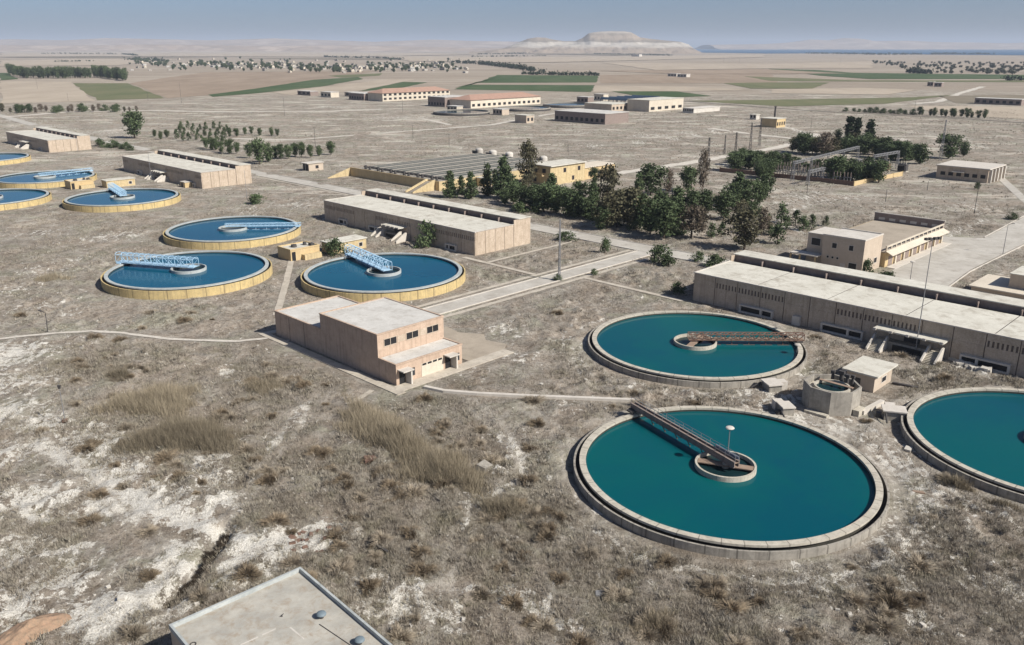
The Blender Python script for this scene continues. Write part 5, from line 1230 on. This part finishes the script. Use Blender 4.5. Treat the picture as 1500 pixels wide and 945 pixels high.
for i in range(250):
    f = rng.random(); px = 1276 + 280*f**.85; py = 91 + 17*rng.random()*min(1, (px-1270)/90) + (px-1276)*.008
    p = G(px, py); far_tree(p[0], p[1], rng.uniform(6, 9), 'olive', 'round dark tree in the orchard on the far right plain', 'orchard trees on the far right plain', 1.2)
# villages
HOUSES = []
def house(x, y, s, rot, label, group):
    k = rng.randrange(5)
    if len(HOUSES) <= 4:
        q = random.Random(50 + len(HOUSES)); a, b, h = q.uniform(10, 18), q.uniform(8, 13), q.uniform(3.8, 6.5); mb = MB()
        mb.box(0, 0, -.5, a, b, h); mb.box(-.3, -.3, h, a+.3, .1, h+.7); mb.box(-.3, b-.1, h, a+.3, b+.3, h+.7); mb.box(-.3, .1, h, .1, b-.1, h+.7); mb.box(a-.1, .1, h, a+.3, b-.1, h+.7)
        if q.random() < .7: mb.box(a*.5, b*.3, h+.002, a*.9, b*.85, h+3)
        mb.mat(1)
        for j in range(3): mb.box(a*(.15+.28*j), -.08, 1.2, a*(.28+.28*j), -.002, 3.0); mb.box(a+.002, b*(.12+.3*j), 1.2, a+.08, b*(.26+.3*j), 3.0)
        o = mb.build('village_house', [M[('cream', 'white', 'concrete', 'roofgrey', 'cream')[len(HOUSES)]], M['dark']]); HOUSES.append(o)
    else: o = HOUSES[k].copy(); C.objects.link(o)
    o.location = (x, y, 0); o.rotation_euler = (0, 0, rot); o.scale = (s, s, s); tag(o, label, 'house', group); return o
def village_spot(x0, x1, y0, y1, cl, sx, sy):
    cx, cy = cl[rng.randrange(len(cl))] if rng.random() < .82 else (rng.uniform(x0, x1), rng.uniform(y0, y1))
    return min(max(cx + rng.gauss(0, sx), x0), x1), min(max(cy + rng.gauss(0, sy), y0), y1)
CL1 = [(205, 90), (222, 92), (240, 96), (262, 97), (290, 94), (318, 96), (338, 99)]
CL2 = [(362, 96), (385, 99), (405, 94), (430, 97), (455, 101), (480, 99), (500, 103), (530, 99), (556, 97), (580, 100), (605, 98), (630, 97), (655, 100)]
V1, V2 = 'houses of the far left village', 'houses of the far middle village'
for i in range(75):
    px, py = village_spot(186, 350, 87.5, 104, CL1, 9, 2.2)
    p = G(px, py); house(p[0], p[1], rng.uniform(.55, 1.0), AZ + rng.choice((0, .2, -.3)), 'small pale flat roofed house among the dark trees of the far left village', V1)
for i in range(210):
    px, py = village_spot(345, 682, 89, 107, CL2, 12, 2.6)
    p = G(px, py); house(p[0], p[1], rng.uniform(.55, 1.0), AZ + rng.choice((0, .2, -.3)), 'small pale flat roofed house in the long village band of the middle plain', V2)
for i in range(95):
    px, py = village_spot(178, 352, 86, 103, CL1, 10, 2.4); p = G(px, py); far_tree(p[0], p[1], rng.uniform(7, 13), 'pine', 'dark tree between the houses of the far left village', 'trees of the far left village', 1.5)
for i in range(190):
    px, py = village_spot(350, 680, 88, 106, CL2, 13, 2.6); p = G(px, py); far_tree(p[0], p[1], rng.uniform(6, 12), 'pine', 'dark tree between the houses of the middle village band', 'trees of the middle village band', 1.5)
# far woods that read as one mass
def wood(px, h, n, seed):
    """a far strip of trees too small to tell apart"""
    r = np.random.default_rng(seed); q = np.array([G(*p) for p in px]); cen = []
    L_ = np.linalg.norm(np.diff(q, axis=0), axis=1); cum = np.concatenate([[0], np.cumsum(L_)])
    s = r.random(n)*cum[-1]; x = np.interp(s, cum, q[:, 0]); y = np.interp(s, cum, q[:, 1]) + r.normal(size=n)*h*1.5
    k = 14; hh = h*(.6 + .6*r.random(n))
    c = np.repeat(np.stack([x, y, hh*.55], 1), k, 0) + r.normal(size=(n*k, 3))*np.repeat(hh, k)[:, None]*np.array([.35, .35, .25])
    c[:, 2] = np.maximum(c[:, 2], .5)
    v, f = leaf_quads(c, h*.22, seed=seed); o = link('distant_treeline', raw_mesh('distant_treeline', v, f, M['cypress'], False, 4)); tag(o, kind='stuff')
for s, (px, h, n) in enumerate([([(0, 72.5), (150, 73)], 10, 80), ([(20, 75.2), (300, 74.6), (320, 75)], 12, 150), ([(60, 79), (180, 80), (200, 82)], 12, 120), ([(80, 91), (140, 90)], 7, 30), ([(475, 84), (560, 86), (590, 88)], 10, 110), ([(660, 92), (700, 94), (750, 100), (780, 104)], 12, 160), ([(765, 109), (878, 111)], 7, 120), ([(750, 100), (800, 106)], 7, 40), ([(60, 71.3), (160, 72.6)], 13, 150), ([(240, 74.2), (375, 73.2)], 12, 160), ([(690, 84), (800, 82)], 9, 60),
        ([(1180, 78.7), (1240, 79.5), (1290, 80.5), (1350, 80)], 14, 200), ([(1365, 80), (1400, 79.5), (1460, 80)], 14, 120), ([(700, 80), (800, 78.3)], 12, 100), ([(870, 79.5), (985, 81.8)], 10, 140), ([(350, 75), (450, 73.5), (560, 75)], 12, 120), ([(1330, 107), (1355, 108)], 10, 50), ([(1470, 118), (1500, 118)], 8, 20), ([(185, 88), (240, 90)], 12, 40)]):
    wood(px, h, n, 300 + s)

# ------------------------------------------------------------------ masts and poles
def lattice_mast(px, py, h, label, w=1.1, mat='darksteel', top=None, group=None):
    t = thing('lattice_mast', label, 'mast', G(px, py), 0, rng.uniform(0, 1), group); mb = MB(); n = max(5, int(h/2.2))
    for sx, sy in ((-1, -1), (1, -1), (1, 1), (-1, 1)): mb.bar((sx*w/2, sy*w/2, -.3), (sx*w/6, sy*w/6, h), .07)
    for k in range(n):
        f0, f1 = k/n, (k+1)/n; a, b = w/2*(1-f0*.67), w/2*(1-f1*.67)
        for p, q in (((-a, -a), (b, -b)), ((a, -a), (b, b)), ((a, a), (-b, b)), ((-a, a), (-b, -b))): mb.bar((*p, h*f0), (*q, h*f1), .05)
    mb.build('tower', M[mat], t)
    if top == 'arms':
        mb = MB()
        for z in (h-.5, h-2.2): mb.bar((-2.2, 0, z), (2.2, 0, z), .08)
        mb.build('cross_arm', M[mat], t)
    return t
def pole(px, py, h, label, arm=True, mat='darksteel', r=.13, group=None):
    t = thing('utility_pole', label, 'pole', G(px, py), 0, rng.uniform(0, 3), group); MB().cyl(0, 0, -.4, h, r, r*.6, 7).build('shaft', M[mat], t)
    if arm: MB().bar((-1.0, 0, h-.4), (1.0, 0, h-.4), .06).build('cross_arm', M[mat], t)
    return t
lattice_mast(1036, 252, 17, 'dark lattice mast at the track beside a thin tall brown tree', 1.3, top='arms')
lattice_mast(1076, 238, 16, 'dark lattice mast at the left corner of the substation hedge', 1.2, top='arms'); lattice_mast(1098, 226, 18, 'dark lattice mast rising behind the substation hedge, second from right', 1.2, top='arms'); lattice_mast(1112, 214, 17, 'dark lattice mast at the track, right of the two at the hedge', 1.2, top='arms')
lattice_mast(1061, 226, 11, 'thin far mast between the belt and the substation masts', .8, group=None)
lattice_mast(1377, 236, 22, 'tall grey lattice mast behind the control house', 1.2, 'steel')
lattice_mast(819, 411, 16.5, 'thin grey lattice mast rising from the side road kerb', .5, 'steel')
lattice_mast(817, 392, 1.8, 'stub of a cut off mast beside the side road', .9, 'girder') if False else None
pole(560, 311, 9, 'thin pale mast behind the roof of the middle gallery', False, 'steel', .1); pole(222, 264, 13, 'thin mast before the second farthest gallery', False, 'steel', .1); pole(362, 293, 12, 'thin mast at the end wall of the second farthest gallery', False, 'steel', .1); pole(114, 222, 9, 'thin mast before the end wall of the farthest gallery', False, 'steel', .1)
lamp(G(1340, 521), 'tall floodlight mast with a four lamp bar before the long gallery stairs', 24.0, 0, 'steel', 'tee', 'floodlight_mast', .3)
lamp(G(1332, 418), 'slim lamp post with a small head on the concrete yard', 6.2, 0, 'steel', 'disc')
lamp(G(1469, 372), 'slim lamp post beside the right road', 9, 0, 'steel', 'arm')
lamp(G(70, 486), 'short leaning dark lamp post beside the white trail', 4.4, 0, 'darksteel', 'arm', 'lamp_post', math.radians(160)).rotation_euler[1] = -.06
t = thing('guyed_pole', 'thin pole with a rusty base block standing on the white crust at the left', 'pole', G(96, 620)); MB().cyl(0, 0, -.3, 7.0, .075, .05, 8).build('shaft', M['steel'], t); MB().box(-.35, -.35, -.2, .35, .35, .75).build('base_block', M['rust'], t); mb = MB(); mb.ring(.12, .2, 6.2, 6.35, 12); mb.box(-.25, -.1, 6.4, .25, .1, 6.8); mb.build('fitting', M['darksteel'], t); MB().bar((0, 0, .1), (-3.6, 1.2, .12), .06).build('stay_pipe', M['rust'], t)
for k, (px, py, h, lb) in enumerate([(1427, 313, 12, 'thin pole in the dry plot before the control house'), (1297, 296, 5, 'short pole in the plot below the substation wall'), (1182, 283, 4, 'short pole left of the substation wall corner'), (1358, 279, 4, 'short pole between the ochre wall and the control house'), (100, 148, 9, 'far pole in the tan field at the left'), (217, 148, 10, 'far pole at the tip of the dull green field'), (266, 151, 22, 'tall far pole in the ploughed field at the left'), (55, 130, 14, 'tiny far pole before the left windbreak'), (462, 215, 12, 'thin pole beyond the loose grove'), (605, 203, 9, 'thin pole at the pale dirt track'), (658, 215, 8, 'thin pole beside the track left of the filter deck'), (590, 165, 12, 'thin pole before the farther red roofed building'), (417, 170, 16, 'thin pole on the mid plain left of the red roofs'), (1060, 93, 30, 'far pylon below the lake, left of a pair'), (1083, 93, 30, 'far pylon below the lake, right of a pair'), (1230, 97, 22, 'far pylon left of the orchard'), (1340, 158, 9, 'thin pole at the fork of the pale right track'), (832, 223, 5, 'short pole behind the yellow house roof'), (1188, 187, 9, 'thin pole right of the small yellowish house')]):
    pole(px, py, h, lb, k not in (1, 2, 3))

# ------------------------------------------------------------------ loose things on the ground
def chunk(px, py, a, b, h, label, mat='rubble', rot=0.0, tilt=0.0, name='concrete_block', cat='block'):
    p = G(px, py); mb = MB(); q = random.Random(int(px*7+py)); v = [(x*a/2*(1+q.uniform(-.15, .1)), y*b/2*(1+q.uniform(-.15, .1)), z) for z in (-.3, h) for x, y in ((-1, -1), (1, -1), (1, 1), (-1, 1))]
    v = [(x, y, z + (q.uniform(-.12, .08)*h if z > 0 else 0)) for x, y, z in v]; mb.add(v, [(3,2,1,0),(4,5,6,7),(0,1,5,4),(1,2,6,5),(2,3,7,6),(3,0,4,7)])
    o = tag(mb.build(name, M[mat]), label, cat); o.location = (p[0], p[1], float(gz(p[0], p[1]))); o.rotation_euler = (tilt, tilt*.5, rot); return o
chunk(706, 690, 2.2, 1.6, 1.25, 'pale concrete block with a dark side alone in the scrub', 'concrete', 1.1, .3)
chunk(888, 866, 2.6, .9, .25, 'bent pale sheet lying in the dry scrub at the bottom', 'steel', .2, .12, 'metal_sheet', 'sheet')
chunk(555, 805, 3.2, .3, .25, 'dark beam lying in the scrub above the flat roof', 'darksteel', -.7, .05, 'steel_beam', 'beam')
chunk(1330, 660, 1.5, 1.0, .4, 'flat broken slab lying between the nearest and the right edge tank', 'rubble', .9, .05, 'broken_slab', 'slab')
chunk(1345, 722, 1.6, .5, .2, 'brown plank lying on the tyre tracks right of the nearest tank', 'wood', -.2, .04, 'plank', 'plank')
chunk(1325, 566, 4.4, .5, .35, 'dark plank lying before the pump hut', 'darksteel', -.6, .0, 'plank', 'plank')
chunk(545, 676, 2.4, 1.5, .35, 'flat brown board in the scrub left of the tall reeds', 'rust', .3, .05, 'board', 'board')
RUB = 'lumps of the white rubble heap by the long gallery'
for i in range(46):
    px = 1395 + 55*rng.random(); py = 527 + (px-1395)*.28 + rng.uniform(-6, 6); s = rng.uniform(.4, 1.15)
    o = chunk(px, py, s*1.5, s, s*.7, 'white lump in the rubble heap beside the long gallery stairs', 'rubble', rng.uniform(0, 3), rng.uniform(-.2, .2), 'rubble_lump', 'rubble'); o['group'] = RUB
for i in range(30):
    px = 425 + 85*rng.random(); py = 786 + rng.gauss(0, 8) - (px-460)*.1; s = rng.uniform(.2, .5)
    o = chunk(px, py, s*1.6, s, s*.4, 'rusty brown lump in the litter above the flat roof corner', 'rust', rng.uniform(0, 3), rng.uniform(-.2, .2), 'scrap_lump', 'scrap'); o['group'] = 'scrap lumps above the flat roof corner'
for i in range(60):
    px, py = rng.uniform(0, 1500), rng.uniform(500, 940); p = G(px, py)
    if flat_mask(np.array([p[0]]), np.array([p[1]]))[0] < .9: continue
    s = rng.uniform(.18, .5); o = chunk(px, py, s*1.4, s, s*.7, 'small pale stone scattered on the dry scrub', 'rubble', rng.uniform(0, 3), .1, 'stone', 'stone'); o['group'] = 'pale stones on the scrub'
# orange soil mound
def mound(px, py, a, b, h, rot):
    p = G(px, py); n = 40; xs = np.linspace(-1.25, 1.25, n); X, Y = np.meshgrid(xs, xs); r = np.hypot(X, Y)
    Z = h*np.clip(1-r*.85, 0, 1)**.7*(.75 + .6*fbm(X*3+9, Y*3, 77, 4)) + (fbm(X*7, Y*7, 78, 4)-.5)*.8*np.clip(1.1-r, 0, 1) - .25*np.clip(r-.9, 0, 1)*4
    F = np.arange(n*n).reshape(n, n); q = np.stack([F[:-1, :-1], F[:-1, 1:], F[1:, 1:], F[1:, :-1]], -1).reshape(-1, 4)
    o = link('soil_mound', raw_mesh('soil_mound', np.stack([X*a, Y*b, Z], -1).reshape(-1, 3), q, M['orange_soil'], True, 4)); o.location = (p[0], p[1], -.05); o.rotation_euler = (0, 0, rot); return tag(o, 'low orange soil mound at the bottom left', 'mound')
mound(48, 925, 3.6, 2.0, 1.3, .75)

# ------------------------------------------------------------------ dry vegetation
def blades(cx, cy, cz, n_per, hgt_, spread, lean, width, seed):
    """arrays of thin triangular blades round given centres"""
    r = np.random.default_rng(seed); n = len(cx)*n_per
    X = np.repeat(cx, n_per); Y = np.repeat(cy, n_per); Z = np.repeat(cz, n_per); Hh = np.repeat(hgt_, n_per)*(.55 + .6*r.random(n)); Sp = np.repeat(spread, n_per)
    a = r.random(n)*6.283; q = Sp*np.sqrt(r.random(n)); bx, by = X + q*np.cos(a), Y + q*np.sin(a)
    a2 = a + r.normal(size=n)*.7; ln = Hh*lean*(.3 + r.random(n)); tx, ty = bx + ln*np.cos(a2), by + ln*np.sin(a2)
    w = width*(.6 + .8*r.random(n)); a3 = r.random(n)*6.283; wx, wy = w*np.cos(a3)/2, w*np.sin(a3)/2
    Vv = np.stack([np.stack([bx-wx, by-wy, Z-.1], 1), np.stack([bx+wx, by+wy, Z-.1], 1), np.stack([tx, ty, Z + Hh], 1)], 1).reshape(-1, 3)
    return Vv, np.arange(3*n).reshape(n, 3)
def samp(n, x0, x1, y0, y1, seed):
    r = np.random.default_rng(seed); x = r.uniform(x0, x1, n); y = r.uniform(y0, y1, n)
    # keep what lies in view (with room for a step aside) and on open scrub
    ok = (np.abs(x) < .66*y + 14)
    x, y = x[ok], y[ok]; fm = flat_mask(x, y)
    i = np.clip(np.searchsorted(gx, x), 0, nx-1); j = np.clip(np.searchsorted(gy, y), 0, ny-1)
    s = np.maximum(salt[j, i], track[j, i]*1.1); v = fbm(x/16, y/16, 9, 4); c = fbm(x/3.2, y/3.2, 55, 3)
    keep = r.random(len(x)) < np.clip((v-.3)*2.2, .12, 1) * np.clip((c-.34)*4.5, .05, 1) * np.clip(1.15 - s*1.0, .08, 1) * .85 + .5*lush[j, i]
    ok = (fm > .75) & keep; x, y = x[ok], y[ok]
    return x, y, hgt[j[ok], i[ok]]
M['grass'] = None
def grassmat():
    m, nt, b = nodes('dry_grass'); p = wpos(nt)
    n1 = noise(nt, p, .12, 5, .65); n2 = noise(nt, p, 1.4, 3, .6)
    col = ramp(nt, n1, [(.34, (.275, .243, .196)), (.5, (.37, .333, .275)), (.66, (.45, .415, .35))])
    col = mixc(nt, ramp(nt, n2, [(.42, 0.0), (.62, .9)]), col, (.17, .142, .108)); col = mixc(nt, ramp(nt, noise(nt, p, .25, 4, .6), [(.5, 0.0), (.65, .5)]), col, (.25, .235, .155)); col = mixc(nt, ramp(nt, noise(nt, p, .9, 2, .5), [(.56, 0.0), (.7, .7)]), col, (.50, .45, .36))
    L(nt, col, b.inputs['Base Color']); b.inputs['Roughness'].default_value = .95; b.inputs['Specular IOR Level'].default_value = .08
    return m
M['grass'] = grassmat()
VV, FF, off = [], [], 0
for (n, y0, y1, hh, sp, nb_, wd, sd) in ((190000, 60, 105, .42, .30, 7, .055, 1), (230000, 105, 170, .44, .38, 6, .08, 2), (190000, 170, 330, .48, .5, 5, .13, 3)):
    x, y, z = samp(n, -.66*y1-14, .66*y1+14, y0, y1, sd); r = np.random.default_rng(sd+5); hs = hh*(.5 + 1.0*r.random(len(x)))
    v, f = blades(x, y, z, nb_, hs, np.full(len(x), sp), .75, wd, sd+9); VV.append(v); FF.append(f+off); off += len(v)
o = link('dry_grass', raw_mesh('dry_grass', np.concatenate(VV), np.concatenate(FF), M['grass'])); tag(o, kind='stuff')

# knee high scrub farther out, too fine to count
x, y, z = samp(230000, -560, 560, 330, 860, 4); r = np.random.default_rng(44); hs = .5*(.4 + 1.2*r.random(len(x))**2)
v, f = blades(x, y, z, 4, hs, np.full(len(x), .55), .7, .34, 45); tag(link('scrub_undergrowth', raw_mesh('scrub_undergrowth', v, f, M['grass'])), kind='stuff')

# dry shrubs: low domes of twigs, each its own object
SHR = []
for k in range(6):
    r = np.random.default_rng(400+k); n = 1300
    a = r.random(n)*6.283; e = np.arccos(r.random(n)**.8*.98); lob = (.72 + .35*r.random(n))*(1 + .22*np.sin(a*3 + k) + .15*np.sin(a*5 + 2*k))
    d = np.stack([np.sin(e)*np.cos(a), np.sin(e)*np.sin(a), np.cos(e)*.75], 1)*lob[:, None]
    b0 = d*(.25 + .5*r.random((n, 1))); tip = d + r.normal(size=(n, 3))*.07; sd_ = np.cross(d, r.normal(size=(n, 3))); sd_ /= np.linalg.norm(sd_, axis=1)[:, None]; sd_ *= .02
    v = np.stack([b0 - sd_, b0 + sd_, tip], 1).reshape(-1, 3); SHR.append(raw_mesh('dry_shrub', v, np.arange(3*n).reshape(n, 3), M['shrub' if k % 2 else 'brownshrub'], False, 3))
def shrub(x, y, s, label='low rounded brown dry shrub on the scrub ground', group='dry shrubs scattered over the scrub', flat=1.0):
    o = link('dry_shrub', SHR[rng.randrange(6)]); o.location = (x, y, float(gz(x, y)) - .08*s); o.scale = (s*rng.uniform(.85, 1.3), s*rng.uniform(.85, 1.3), s*flat*rng.uniform(.75, 1.05)); o.rotation_euler = (0, 0, rng.uniform(0, 6.28)); return tag(o, label, 'shrub', group)
xs, ys, zs = samp(2600, -130, 130, 62, 190, 77); cnt = 0
for x, y in zip(xs, ys):
    if cnt >= 236: break
    if rng.random() > min(1, (95/y)**2): continue
    if abs(x) > .61*y: continue
    shrub(float(x), float(y), rng.uniform(.7, 1.9)); cnt += 1
for (px, py, s, n) in ((390, 565, 1.5, 5), (350, 585, 1.2, 3), (760, 745, 1.5, 6), (800, 760, 1.3, 4), (650, 630, 1.3, 5), (700, 625, 1.2, 3), (380, 690, 1.2, 3), (180, 550, 1.4, 3), (120, 530, 1.3, 3), (330, 660, 1.0, 3), (1050, 870, 1.3, 5), (960, 925, 1.2, 4), (540, 820, 1.1, 3), (1350, 880, 1.2, 4), (1180, 930, 1.2, 4)):
    for _ in range(n):
        p = G(px + rng.gauss(0, 16), py + rng.gauss(0, 8)); shrub(float(p[0]), float(p[1]), s*rng.uniform(.7, 1.2))
# dark weeds in the gully
for i in range(44):
    k = rng.random()*(len(GULLY)-1); a = int(k); p = GULLY[a] + (GULLY[a+1]-GULLY[a])*(k-a); o = shrub(float(p[0]+rng.gauss(.3, .4)), float(p[1]+rng.gauss(0, .4)), rng.uniform(.6, 1.2), 'dark brown dead bush in the gully at the left', 'dead bushes in the gully')
    if not o.data.name.startswith('gully'):
        m2 = o.data.copy(); m2.name = 'gully_bush'; m2.materials.clear(); m2.materials.append(M.setdefault('deadbush', leafmat('dead_bush', (.045, .036, .027), (.07, .055, .04), (.10, .08, .06)))); o.data = m2
# tall reed clumps
def reeds(px, py, rx, ry, h, n, label, rot=0.0, seed=0):
    p = G(px, py); n = int(n*1.7); r = np.random.default_rng(seed); a = r.random(n)*6.283; q = np.sqrt(r.random(n))*(.75 + .5*r.random(n)); ed = 1 + .3*np.sin(a*3 + seed) + .2*np.sin(a*7 + 2*seed); x0, y0 = rx*q*ed*np.cos(a), ry*q*ed*np.sin(a)
    x = x0*math.cos(rot) - y0*math.sin(rot); y = x0*math.sin(rot) + y0*math.cos(rot); hh = h*1.25*(.45 + .75*r.random(n))*np.clip(1.2 - q*.62, .25, 1.1)
    z = gz(p[0]+x, p[1]+y)
    v, f = blades(x, y, z, 5, hh, np.full(n, .35), .5, .05, seed+3)
    o = link('reed_clump', raw_mesh('reed_clump', v, f, M['reed'])); o.location = (p[0], p[1], 0); return tag(o, label, 'reeds')
reeds(575, 645, 15.5, 3.3, 2.5, 3000, 'long bank of tall dry reeds below the pump house', -.906, 1)
reeds(648, 695, 6.0, 4.0, 2.3, 1500, 'pale tall reeds at the lower end of the reed bank', -.5, 2)
reeds(268, 645, 7.6, 5.0, 2.7, 2200, 'large tall dry reed clump left of the pump house, nearer one', 0, 3)
reeds(225, 592, 7.0, 5.6, 2.3, 2000, 'tall dry reed clump behind the nearer one at the left', 0, 4)
reeds(175, 555, 2.0, 1.6, 2.0, 160, 'small upright pale reed tuft at the left', 0, 5)
reeds(385, 570, 3.4, 2.2, 1.7, 340, 'low dry reed clump close to the pump house path', 0, 6)
reeds(740, 748, 3.6, 2.0, 1.6, 420, 'rounded dry reed clump right of the concrete block', -.4, 7)
reeds(75, 408, 5.0, 2.6, 1.6, 260, 'pale straw clump in the scrub left of the nearest blue tank', 0, 8)
reeds(1405, 715, 2.0, .9, 1.3, 160, 'straw tuft against the wall of the right edge tank', -.7, 9)
reeds(1470, 745, 2.2, .9, 1.2, 160, 'second straw tuft by the right edge tank, nearer the corner', -.7, 10)
reeds(960, 920, 2.6, 1.8, 1.3, 260, 'straw clump in the scrub below the nearest tank', .3, 11)
reeds(495, 392, 2.4, 1.6, 1.6, 140, 'dull green reeds behind the ochre chamber', 0, 12)

# ------------------------------------------------------------------ haze
mb = MB(); mb.box(-45000, -2600, -8, 45000, 48000, 420); hz = mb.build('haze', bpy.data.materials.new('haze_air')); tag(hz, kind='stuff')
hm = hz.data.materials[0]; hm.use_nodes = True; nt = hm.node_tree; nt.nodes.clear(); out = nt.nodes.new('ShaderNodeOutputMaterial'); pv = nt.nodes.new('ShaderNodeVolumePrincipled')
pv.inputs['Color'].default_value = (.74, .84, 1.0, 1); pv.inputs['Density'].default_value = 5.6e-5; pv.inputs['Anisotropy'].default_value = .0
L(nt, pv.outputs[0], out.inputs['Volume'])

# ------------------------------------------------------------------ light, sky, camera
SUN_AZ, SUN_EL = -30.0, 40.0
sd = np.array([math.cos(math.radians(SUN_AZ))*math.cos(math.radians(SUN_EL)), math.sin(math.radians(SUN_AZ))*math.cos(math.radians(SUN_EL)), math.sin(math.radians(SUN_EL))])
from mathutils import Vector
ld = bpy.data.lights.new('sun', 'SUN'); ld.energy = 4.8; ld.angle = math.radians(.5); ld.color = (1, .95, .87)
lo = bpy.data.objects.new('sun', ld); C.objects.link(lo); lo.rotation_euler = Vector((-sd).tolist()).to_track_quat('-Z', 'Y').to_euler(); lo.location = (0, 0, 900)
w = bpy.data.worlds.new('World'); bpy.context.scene.world = w; w.use_nodes = True; nt = w.node_tree
bg = nt.nodes['Background']; sk = nt.nodes.new('ShaderNodeTexSky'); sk.sky_type = 'NISHITA'; sk.sun_disc = False
sk.sun_elevation = math.radians(SUN_EL); sk.sun_rotation = math.radians(90 - SUN_AZ); sk.altitude = 300; sk.air_density = .6; sk.dust_density = 1.8; sk.ozone_density = 4.5
L(nt, sk.outputs[0], bg.inputs[0]); bg.inputs[1].default_value = .072
cd = bpy.data.cameras.new('camera'); cam = bpy.data.objects.new('camera', cd); C.objects.link(cam); cd.sensor_width = 36; cd.lens = 36*S_F/1500; cd.clip_start = .5; cd.clip_end = 120000
cam.location = (0, 0, CAM_H); cam.rotation_euler = (math.pi/2 - TH, 0, 0)
sc = bpy.context.scene; sc.camera = cam
sc.view_settings.view_transform = 'Standard'; sc.view_settings.look = 'None'; sc.view_settings.gamma = 1; sc.view_settings.exposure = .41; sc.view_settings.use_curve_mapping = False
sc.render.engine = 'CYCLES'; sc.cycles.max_bounces = 5; sc.cycles.diffuse_bounces = 3; sc.cycles.glossy_bounces = 2; sc.cycles.volume_bounces = 0; sc.cycles.use_denoising = True; sc.cycles.denoiser = 'OPENIMAGEDENOISE'; sc.cycles.denoising_input_passes = 'RGB_ALBEDO_NORMAL'; sc.cycles.denoising_prefilter = 'ACCURATE'; sc.cycles.use_adaptive_sampling = True
